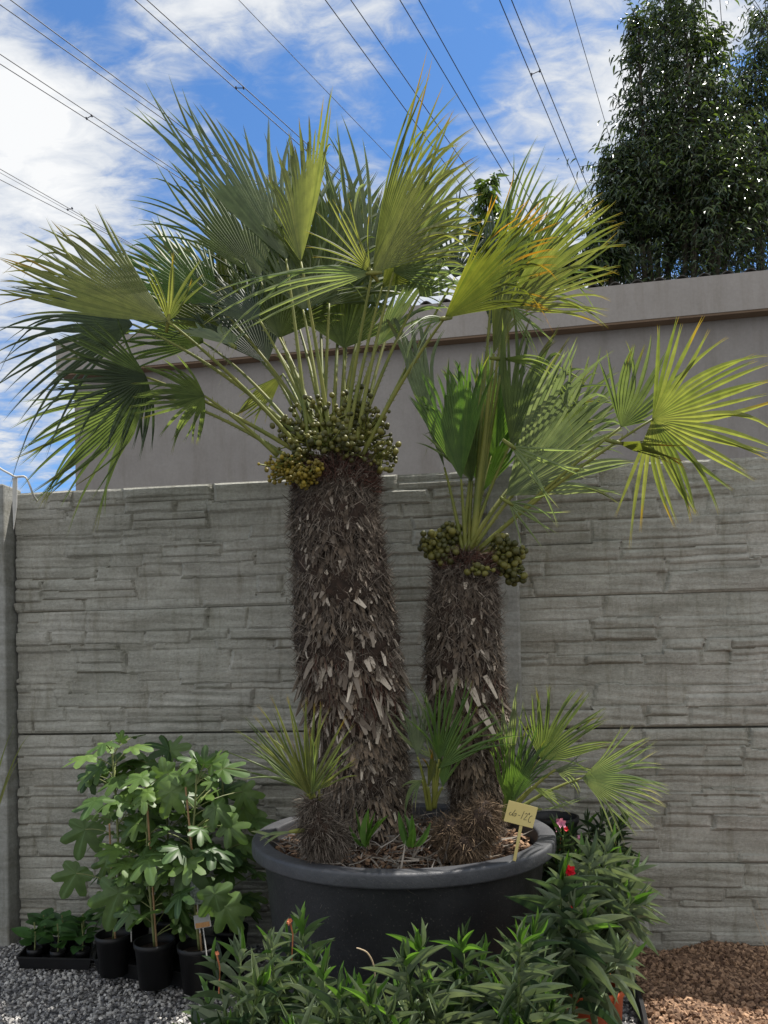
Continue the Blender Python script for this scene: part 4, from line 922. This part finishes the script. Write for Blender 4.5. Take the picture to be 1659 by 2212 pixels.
# ------------------------------------------------------------------ potted fig plants
def figleaf(seed):
    g = np.random.default_rng(seed); lob = [(0, 1.0, 19 + seed % 3), (48, .88, 17), (-50, .88, 18), (104, .62, 22), (-102, .62, 21)]
    na = 56; BB = 0.33 + 0.05 * (seed % 3); rings = (0.0, 0.3, 0.6, 0.85, 1.0); V = []; T = []
    dr = g.uniform(0.12, 0.45); tw = g.uniform(-.15, .15)
    for rr in rings:
        for k in range(na):
            th = -180 + 360 * k / na; b = BB
            for (c, l, s) in lob:
                dd = (th - c) / s; b = max(b, BB + (l - BB) * math.exp(-abs(dd) ** 3.2) * (1 if abs(dd) < 2.2 else 0))
            if abs(th) > 150: b *= 0.6 + 0.4 * (180 - abs(th)) / 30 * 0.9
            b *= 1 + 0.025 * math.sin(k * 2.3)
            r_ = rr * b; x, y = r_ * math.cos(R(th)), r_ * math.sin(R(th))
            near = min(abs(th - c) for (c, l, s) in lob)
            z = -dr * r_ * r_ + 0.05 * math.sin(R(th) * 5) * r_ + 0.10 * abs(y) * 0.5 + tw * x * y + 0.02 * math.cos(R(near * 8)) * r_
            V.append((x + 0.25, y, z)); T.append(max(0, 1 - near / 3.2) * (0.8 if rr < 1 else 0.3))
    q = [(i * na + k, i * na + (k + 1) % na, (i + 1) * na + (k + 1) % na, (i + 1) * na + k) for i in range(len(rings) - 1) for k in range(na)]
    return np.array(V), q, np.array(T)
FL = [figleaf(s) for s in range(6)]
def pot(parent, c, r, h, mat, name='pot', taper=.78, lip=True):
    mb = MB(); lathe(mb, [(0, 0.002), (r * taper, 0.0), (r * 0.97, h - 0.02), (r * 1.03, h - 0.018), (r * 1.05, h), (r * 0.97, h), (r * 0.94, h - 0.03), (r * taper * .9, 0.02)], 36, c); o = mb.build(name, mat, parent, True)
    mb = MB(); lathe(mb, [(r * .94, h - 0.03), (r * .5, h - 0.024), (0.001, h - 0.02)], 24, c); mb.build('soil', M['soil'], parent)
    return o
def fig(label, foot, D, hgt, leaves, seed, extra=14, cane=True, stems=None, r=0.062, ph=0.13, lean=0.0):
    g = np.random.default_rng(seed); b = P(*foot, D); b.z = 0.035
    t = thing('potted_fig', label, 'potted plant', b, 'potted fig plants by the fence')
    pot(t, b, r, ph, M['black'])
    top = P(*stems[-1], D); sp = path([b + Vector((0, 0, ph - 0.02))] + [P(u, v, D) for (u, v) in stems], 24); mb = MB(); tube(mb, sp, np.linspace(0.0055, 0.003, 24), 7); stem = mb.build('stem', M['fig_stem'], t, True)
    if cane:
        mb = MB(); c1 = P(stems[-1][0] + cane[0], cane[1], D - 0.02); tube(mb, [b + Vector((0.01, -.01, ph - .02)), c1], 0.0035, 6); mb.build('cane', M['cane'], t)
    sa = np.array([tuple(x) for x in sp]); pm = MB(); items = []
    for (u, v, size, ang, tilt, dd) in leaves:                 # ang: heading on screen, tilt: how much the face turns to the camera
        p = P(u, v, D + dd); a = R(ang); k = size / F * D
        dirv = Vector((math.cos(a), -0.25, math.sin(a))).normalized()
        nh = Vector((0.15 * g.normal(), -math.sin(R(tilt)), math.cos(R(tilt)))).normalized()
        items.append((p - dirv * k * 0.5, dirv, nh, k * 0.74))
    for k in range(extra):
        i = int(g.uniform(0.14, 1.0) * 23); a = g.uniform(0, 2 * math.pi); pl_ = g.uniform(0.05, 0.12); d = Vector((math.cos(a), math.sin(a), g.uniform(-.3, .45))).normalized()
        items.append((Vector(sa[i]) + d * pl_, (d + Vector((0, 0, -0.35))).normalized(), Vector((g.normal() * .3, -0.25 + g.normal() * .3, 1)), g.uniform(0.05, 0.095)))
    per = [[] for _ in FL]
    for n_, it in enumerate(items): per[n_ % len(FL)].append(it)
    lm = MB()
    for q_, lst in enumerate(per):
        if not lst: continue
        d = np.array([tuple(i[1]) for i in lst]); nn = np.array([tuple(i[2]) for i in lst]); s = np.array([i[3] for i in lst]); p = np.array([tuple(i[0]) for i in lst])
        lm.inst(FL[q_][0], FL[q_][1], None, frames(d, nn, s, s), p, g.random(len(lst)), FL[q_][2])
        for i in lst:
            j = int(np.argmin(np.linalg.norm(sa + np.array((0, 0, 0.03)) - np.array(i[0]), axis=1))); j = max(0, j - 1)
            tube(pm, bez(sa[j], (Vector(sa[j]) + i[0]) / 2 + Vector((0, 0, .01)), i[0] + i[1] * (i[3] * .25), 6), 0.0018, 5, False)
    pm.build('leaf_stalks', M['fig_stem'], stem); lm.build('leaves', M['fig'], t, True)
    return t
fig('tallest potted fig, left of the three front ones, with bare lower stem', (246, 2085), 2.62, 1, [(215, 1612, 62, 175, 18, 0), (305, 1612, 62, 5, 15, 0), (262, 1590, 30, 80, 50, -.03), (200, 1670, 62, 215, 45, .0), (185, 1690, 60, 225, 55, .03),
     (235, 1690, 66, 190, 25, -.05), (255, 1740, 70, 180, 22, -.08), (175, 1820, 90, 255, 85, .0), (150, 1910, 80, 240, 88, -.02), (262, 1800, 46, 200, 60, 0), (240, 1965, 110, 248, 80, -.12), (235, 1640, 50, 200, 20, .08), (222, 1880, 60, 245, 80, .06)],
    1, 20, (-4, 1780), [(256, 1900), (252, 1750), (246, 1680), (240, 1600)], 0.060, 0.14)
fig('middle potted fig of the front three, leaves clustered above a brown cane', (335, 2110), 2.52, 1, [(340, 1690, 90, 215, 40, -.03), (285, 1685, 66, 190, 30, -.05), (390, 1690, 84, 30, 55, -.03), (330, 1845, 70, 10, 22, -.08), (300, 1720, 60, 200, 30, -.06), (360, 1735, 78, 250, 60, -.06),
     (405, 1725, 60, -20, 35, 0), (280, 1790, 60, 210, 40, 0), (330, 1900, 50, 200, 60, 0), (295, 1900, 50, 160, 60, .03), (400, 1850, 46, 60, 30, 0), (352, 1660, 50, 100, 60, -.02)],
    2, 20, (0, 1695), [(326, 1950), (318, 1850), (318, 1760), (315, 1690)], 0.066, 0.15)
fig('potted fig with large pale lower leaves, right of the front three', (432, 2120), 2.48, 1, [(410, 1640, 58, 150, 40, 0), (395, 1655, 52, 200, 30, -.02), (470, 1640, 60, 40, 35, 0), (505, 1665, 84, -5, 30, 0), (440, 1635, 50, 90, 40, 0), (480, 1760, 66, -40, 45, -.05), (510, 1800, 70, -40, 50, -.04),
     (435, 1795, 48, 220, 45, 0), (395, 1895, 110, 255, 75, -.06), (430, 1925, 80, -30, 70, -.05), (470, 1960, 84, -75, 75, -.14), (500, 1985, 84, -60, 70, -.14), (535, 1730, 76, -60, 70, .12), (380, 1975, 60, 250, 70, 0), (450, 1690, 40, 180, 40, .03)],
    3, 20, (-24, 1700), [(420, 1950), (412, 1850), (420, 1760), (425, 1660)], 0.070, 0.15)
fig('dark shaded fig standing behind, nearest the fence', (370, 2060), 2.78, 1, [(345, 1610, 70, 150, 35, .0), (385, 1615, 60, 20, 60, 0), (300, 1650, 60, 170, 50, 0)], 4, 34, None, [(365, 1900), (360, 1750), (350, 1620)], 0.06, 0.14)
fig('dark shaded fig pressed against the side of the black tub', (500, 2080), 2.66, 1, [(500, 1700, 66, 30, 60, 0), (535, 1770, 80, -70, 80, -.02), (520, 1850, 80, -90, 80, 0), (480, 1640, 50, 60, 60, .02)], 5, 38, None, [(490, 1900), (485, 1780), (480, 1680)], 0.06, 0.14)
fig('dark shaded fig hidden among the others at the back left', (290, 2050), 2.80, 1, [(290, 1800, 60, 200, 60, 0)], 6, 30, None, [(285, 1920), (280, 1800), (275, 1700)], 0.06, 0.14)
def tray(label, pts, z, h):
    c = sum((Vector((p.x, p.y, 0)) for p in pts), Vector()) / len(pts); o = thing('plant_tray', label, 'tray', c)
    mb = MB(); n = len(pts)
    def ring(s, zz): return [c + (Vector((p.x, p.y, 0)) - c) * s + Vector((0, 0, zz)) for p in pts]
    rs = [ring(.94, z), ring(1, z + h), ring(1.03, z + h), ring(1.03, z + h - .006), ring(1.015, z + h - .006)]; inner = [ring(.985, z + h), ring(.93, z + 0.006)]
    seq = [ring(.94, z), ring(1.0, z + h - .006), ring(1.03, z + h - .006), ring(1.03, z + h), ring(.985, z + h), ring(.93, z + .006)]
    V = [v for r_ in seq for v in r_]; q = [(i * n + k, i * n + (k + 1) % n, (i + 1) * n + (k + 1) % n, (i + 1) * n + k) for i in range(len(seq) - 1) for k in range(n)]
    mb.add(V, q); b = len(seq) - 1; mb.add(seq[-1], [(0, 1, 2, 3)]); mb.build('tray_body', M['black'], o); return o
def G(u, v): return PZ(u, v, 0.012)
tray('long black tray carrying the potted figs', [G(203, 2104), G(500, 2152), G(505, 2085), G(215, 2050)], 0.012, 0.055)
tray('low black seedling tray at the left foot of the fence', [G(38, 2092), G(196, 2096), G(200, 2052), G(75, 2045)], 0.010, 0.045)
# seedlings
SL = lance(0.25, 0.25, 6)
pos = [(75, 2078, 'front left seedling of the low tray'), (125, 2082, 'front middle seedling of the low tray'), (178, 2080, 'front right seedling of the low tray'), (95, 2060, 'back left seedling of the low tray'), (135, 2060, 'back middle seedling of the low tray'), (180, 2058, 'back right seedling of the low tray')]
for k, (u, v, txt) in enumerate(pos):
    g = np.random.default_rng(900 + k); b = G(u, v); b.z = 0.02; t = thing('potted_seedling', 'leafy ' + txt, 'seedling', b, 'seedlings in the low tray'); pot(t, b, 0.026, 0.045, M['black'])
    n = 11; a = g.uniform(0, 2 * math.pi, n); d = nrm(np.stack([np.cos(a), np.sin(a), g.uniform(0.0, 0.9, n)], 1)); hh = g.uniform(0.05, 0.135, n)
    p = np.array(b)[None] + np.stack([0.012 * np.cos(a), 0.012 * np.sin(a), hh], 1)
    mb = MB(); tube(mb, [b + Vector((0, 0, .03)), b + Vector((0.004, 0, .09)), b + Vector((0, 0, .14))], 0.0028, 6); mb.build('stem', M['fig_stem'], t)
    mb = MB(); mb.inst(SL[0] * (1, 1, .8), SL[1], None, frames(d, np.tile((0, -.3, 1.0), (n, 1)), g.uniform(.05, .085, n), g.uniform(.035, .055, n)), p, None, SL[2]); mb.build('leaves', M['seedling'], t, True)
# labels in the fig pots
def plabel(label, c, sz, mats, lean=0.0):
    o = thing('plant_label', label, 'label', c, 'plant labels in the fig pots'); mb = MB(); x = np.array((math.cos(lean), 0, math.sin(lean))); zv = np.array((-math.sin(lean), 0.1, math.cos(lean))); a = (x, np.array((0, 1, -.1)), zv)
    box(mb, np.array(c), (sz[0], .0012, sz[1]), a, bev=.0008); cd_ = mb.build('card', mats[0], o)
    if mats[1]:
        mb = MB(); box(mb, np.array(c) + np.array((0, -.0026, 0)) - zv * sz[1] * .5, (sz[0] * .86, .0008, sz[1] * .36), a); mb.build('picture', mats[1], cd_)
    mb = MB(); tube(mb, [Vector(c) - Vector(zv) * sz[1], Vector(c) - Vector(zv) * (sz[1] + .09)], .0022, 6); mb.build('stake', M['white'], o)
plabel('white and orange picture label in the right front fig pot', P(437, 1990, 2.38), (.026, .021), (M['card'], M['card_orange']), .14)
plabel('dark printed label just above the orange picture label', P(424, 1925, 2.42), (.020, .042), (M['card_dark'], None), .1)
plabel('small white label between the left and middle fig pots', P(282, 1966, 2.60), (.034, .016), (M['card'], None), .05)

# ------------------------------------------------------------------ oleanders
OL = [lance(b, .30, 7) for b in (0.05, 0.16, 0.34)]
def oleander(label, c, potmat, nst, height, spread, leafL, seed, flowers=(), grey=0.3, young=0.12, r=0.10, ph=0.2, group='potted oleanders around the tub', z0=0.0, droop=0.0, tips=(), low=0.28):
    g = np.random.default_rng(seed); b = Vector((c[0], c[1], z0)); t = thing('potted_oleander', label, 'potted plant', b, group); pot(t, b, r, ph, potmat)
    st = MB(); A = {0: [], 1: [], 2: []}
    targets = [Vector(x) for x in tips]
    for k in range(nst):
        a = 2 * math.pi * (k + g.uniform(-.3, .3)) / nst; rr = spread * g.uniform(.35, 1.05); h = height * g.uniform(.72, 1.05)
        e = b + Vector((math.cos(a) * rr, math.sin(a) * rr, h)) if k >= len(targets) else targets[k]
        s0 = b + Vector((g.normal() * .02, g.normal() * .02, ph - .03)); m = Vector((s0.x * .7 + e.x * .3, s0.y * .7 + e.y * .3, s0.z * .4 + e.z * .6)); p = bez(s0, m, e, 14); tube(st, p, np.linspace(.005, .0022, 14), 6)
        pa = np.array([tuple(x) for x in p]); nw = max(4, int((e - s0).length / 0.036)); kind = 2 if g.random() < grey else 0
        for w in range(nw):
            f = low + (1 - low) * (w + .5) / nw; x = pa[min(13, int(f * 13))] + (pa[min(13, int(f * 13) + 1)] - pa[min(13, int(f * 13))]) * (f * 13 % 1); tg = nrm(pa[13] - pa[9]); s1 = nrm(np.cross(tg, (0.3, 1, .2))); s2 = np.cross(tg, s1); ph0 = w * 1.05 + g.uniform(0, .5)
            for j in range(3):
                q = ph0 + j * 2.094; o = math.cos(q) * s1 + math.sin(q) * s2; top = w / nw; el_ = 0.25 + 1.15 * top ** 2.2 - droop * (1 - top) + g.normal(0, .16)
                d = nrm(o + tg * el_); L_ = leafL * (1 - 0.50 * top ** 3) * g.uniform(.6, 1.25); kk = 1 if (top > .86 and g.random() < young * 3) else (2 if g.random() < grey * .5 else kind)
                A[kk].append((x, d, nrm(tg - o * .2 + g.normal(0, .12, 3)), L_, g.integers(0, 3)))
        n2 = 5
        for j in range(n2):                                    # tight spear of new leaves at the stem tip
            d = nrm(tg * 1.0 + g.normal(0, .22, 3)); kk = 1 if g.random() < young * 3 else kind
            A[kk].append((pa[13], d, nrm(g.normal(size=3)), leafL * g.uniform(.4, .7), 0))
    so_ = st.build('stems', M['oleander_stem'], t, True)
    for kk, (nm, mt_) in enumerate((('leaves', 'oleander'), ('young_leaves', 'oleander_young'), ('grey_leaves', 'oleander_grey'))):
        if not A[kk]: continue
        mb = MB()
        for tv in range(3):
            L3 = [i for i in A[kk] if i[4] == tv]
            if not L3: continue
            s = np.array([i[3] for i in L3]); mb.inst(OL[tv][0], OL[tv][1], None, frames(np.array([i[1] for i in L3]), np.array([i[2] for i in L3]), s, s * g.uniform(.085, .15, len(s))), np.array([i[0] for i in L3]), None, OL[tv][2])
        mb.build(nm, M[mt_], t)
    for (fp, mt_, sz, n) in flowers:
        mb = MB(); fp = np.array(tuple(fp)); FLW = lance(-.25, .25, 5)
        for q in range(n):
            cc = fp + g.normal(0, sz * .35, 3); k5 = 5; a = np.arange(k5) * 2 * math.pi / k5 + g.uniform(0, 1); ax_ = nrm(np.array((0, -.7, .7)) + g.normal(0, .4, 3)); s1 = nrm(np.cross(ax_, (1, .1, 0))); s2 = np.cross(ax_, s1)
            d = nrm(np.cos(a)[:, None] * s1 + np.sin(a)[:, None] * s2 + ax_ * .35); mb.inst(FLW[0], FLW[1], None, frames(d, np.tile(ax_, (k5, 1)), sz, sz * .75), np.tile(cc, (k5, 1)), None, FLW[2])
        mb.build('flower', M[mt_], t, True)
        mb = MB(); tube(mb, [Vector(fp), Vector(fp) + Vector((0.004, .01, -.03)), Vector(fp) + Vector((0.0, .015, -.09))], (.002, .0016, .0014), 5); mb.build('flower_stalk', M['bud'], t)
    return t
def XY(u, D): return (P(u, 1900, D).x, D)
front = [(505, 1.60, 'leafy green oleander at the left end of the front row', [(650-0, 1985)]), (610, 1.66, 'oleander with an orange bud cluster, second in the front row', None), (700, 1.50, 'oleander in front of the dark lower wall of the tub, left of centre', None),
         (800, 1.52, 'low oleander with a curling dry shoot at front centre', None), (905, 1.56, 'dark green oleander below the middle of the tub', None), (1010, 1.60, 'upright dark oleander right of centre in the front row', None),
         (1100, 1.56, 'bright tipped oleander at the right of the front row', None), (1150, 1.56, 'broad leaved oleander low at the right end of the front row', None)]
tipsets = [[(470, 2055), (520, 2030), (450, 2130), (560, 2090), (430, 2190), (530, 2160), (490, 2200)], [(625, 1990), (655, 1975), (585, 2010), (640, 2060), (600, 2120), (680, 2040), (570, 2180)],
           [(700, 2070), (735, 2110), (660, 2120), (710, 2190), (640, 2190), (690, 2140)], [(775, 2110), (800, 2130), (840, 2150), (760, 2180), (820, 2200), (860, 2190)],
           [(875, 2040), (905, 2010), (930, 2090), (870, 2120), (950, 2160), (900, 2180)], [(1000, 2010), (985, 2080), (1040, 2040), (1020, 2120), (975, 2170), (1050, 2170)],
           [(1085, 2060), (1125, 2000), (1150, 1985), (1080, 2120), (1130, 2090), (1100, 2190), (1160, 2130)], [(1150, 2060), (1170, 2110), (1190, 2150), (1130, 2180), (1210, 2190)]]
for k, ((u, D, txt, _), ts) in enumerate(zip(front, tipsets)):
    g = np.random.default_rng(k + 40); x, y = XY(u, D)
    tp = [P(a, b + 40, D + g.uniform(-.12, .10)) for (a, b) in ts]
    oleander(txt, (x, y), M['black'], len(tp) + 1, 0.32, 0.11, 0.105, 300 + k, grey=.5, young=.16, r=0.075, ph=.16, tips=tp,
             flowers=[(P(627, 1993, D), 'bud', .008, 3)] if k == 1 else ([(P(468, 2062, D), 'bud', .006, 3)] if k == 0 else ()))
mb = MB(); tube(mb, path([P(812, 2150, 1.5), P(808, 2090, 1.5), P(795, 2060, 1.5), P(778, 2050, 1.5), P(770, 2048, 1.5)], 16), np.linspace(.002, .0012, 16), 5)
ds = mb.build('dry_shoot', M['dry'], None, loc=P(812, 2150, 1.5)); tag(ds, 'thin brown curling dead shoot standing among the front oleanders', 'twig')
# right-hand group
rt = [((1274, 2.04), M['terra'], [(1270, 1850), (1300, 1900), (1330, 1880), (1345, 1930), (1290, 1960), (1330, 1990), (1260, 1960), (1360, 1890), (1310, 1840)], 'bushy oleander in the orange pot at the right, with long drooping leaves', 1.0, .11, .115, .22, ()),
      ((1205, 1.78), M['terra'], [(1215, 1905), (1230, 1960), (1200, 1990), (1255, 2010), (1190, 2060), (1180, 2000), (1240, 1960), (1180, 2100)], 'red flowering oleander in the nearer orange pot', .45, .10, .12, .19, 'red'),
      ((1218, 2.50), M['black'], [(1200, 1790), (1215, 1805), (1235, 1800), (1190, 1830), (1245, 1850), (1230, 1890), (1205, 1870)], 'pink flowering oleander close beside the tub rim', .15, .11, .10, .20, 'pink'),
      ((1285, 2.58), M['black'], [(1270, 1780), (1300, 1770), (1320, 1790), (1345, 1785), (1290, 1820), (1335, 1830), (1260, 1830), (1310, 1850)], 'darkest oleander, standing against the fence at the right', .0, .03, .10, .20, ())]
for k, ((u, D), pm_, ts, txt, gr, yg, rr, ph, fl) in enumerate(rt):
    g = np.random.default_rng(k + 90); x, y = XY(u, D); tp = [P(a, b, D + g.uniform(-.10, .10)) for (a, b) in ts]
    fls = ()
    if fl == 'red': fls = [(P(1224, 1888, 1.80), 'red', .017, 4), (P(1236, 1965, 1.80), 'red', .012, 3), (P(1212, 1945, 1.82), 'red', .009, 2)]
    if fl == 'pink': fls = [(P(1210, 1782, 2.44), 'pink', .020, 3), (P(1250, 1812, 2.46), 'pink', .011, 2), (P(1218, 1790, 2.44), 'red', .011, 2)]
    oleander(txt, (x, y), pm_, len(tp) + (7 if k > 1 else 2), 0.52 if D > 2 else .46, 0.13, 0.125 if k < 2 else .095, 400 + k, flowers=fls, grey=gr, young=yg, r=rr * .72, ph=ph, tips=tp, droop=.35 if k == 0 else .1, low=.5 if k < 2 else .28)
mb = MB(); ll = lance(.55, .3, 10); dl = [((1330, 1990), (1398, 2110), .022), ((1318, 2040), (1352, 2175), .022), ((1345, 1945), (1440, 1960), .010), ((1262, 2110), (1310, 2170), .018), ((1300, 2040), (1295, 2100), .024)]
for (a, b_, w_) in dl:
    p0, p1 = P(*a, 1.98), P(*b_, 1.93); d = np.array([tuple(p1 - p0)]); L_ = float(np.linalg.norm(d)); mb.inst(ll[0] * (1, 1, .5), ll[1], None, frames(d, np.array([(0.3, -.4, 1.0)]), L_, w_), np.array([tuple(p0)]), np.array([.8]), ll[2])
ol_right = [o for o in bpy.data.objects if o.get('label', '').startswith('bushy oleander')][0]
mb.build('hanging_leaves', M['oleander_grey'], ol_right, True)
# tall black container partly hidden behind the tub rim
c = P(1192, 1760, 2.62); bp = thing('black_pot', 'plain black plant pot showing behind the right rim of the tub', 'pot', (c.x, c.y - .02, 0)); pot(bp, Vector((c.x, c.y - .02, 0)), .085, c.z + .0, M['black'])

# ------------------------------------------------------------------ grasses reaching in at both edges
def tuft(label, root, tips, mat, seed, w=.004):
    g = np.random.default_rng(seed); t = thing('grass_tuft', label, 'grass', root, 'grass blades at the picture edges'); mb = MB()
    for (e, dd) in tips:
        e = Vector(e); r_ = Vector(root); c = (r_ + e) / 2 + Vector((0, 0, dd)); pts = bez(r_, c, e, 12); pa = np.array([tuple(x) for x in pts]); V = []
        for i in range(12):
            tg = nrm(pa[min(11, i + 1)] - pa[max(0, i - 1)]); s = nrm(np.cross(tg, (0, 1, .2))) * w * (1 - (i / 11) ** 2) + (0, 0, 0.0002); V += [pa[i] - s, pa[i] + s, pa[i] + (0, .0015, 0)]
        q = [(3 * i, 3 * i + 1, 3 * i + 4, 3 * i + 3) for i in range(11)] + [(3 * i + 1, 3 * i + 2, 3 * i + 5, 3 * i + 4) for i in range(11)]
        mb.add(V, q, None, g.random())
    mb.build('blades', mat, t); return t
rl = P(-110, 2150, 2.0); rl.z = 0.0
tuft('olive leaf tips reaching in at the left edge before the fence post', rl, [(P(62, 1588, 2.0), .35), (P(40, 1641, 2.0), .3), (P(30, 1567, 2.02), .3), (P(-60, 1500, 2.0), .2), (P(-160, 1560, 2.05), .3)], M['olive'], 1, .005)
rr_ = P(1740, 2160, 2.1); rr_.z = 0.0
tuft('dry pinkish twigs reaching in at the right edge before the fence', rr_, [(P(1632, 1935, 2.1), .02), (P(1618, 1950, 2.1), -.02), (P(1640, 1990, 2.12), .04), (P(1700, 1900, 2.1), .1), (P(1780, 1890, 2.1), .1)], M['dry'], 2, .0022)
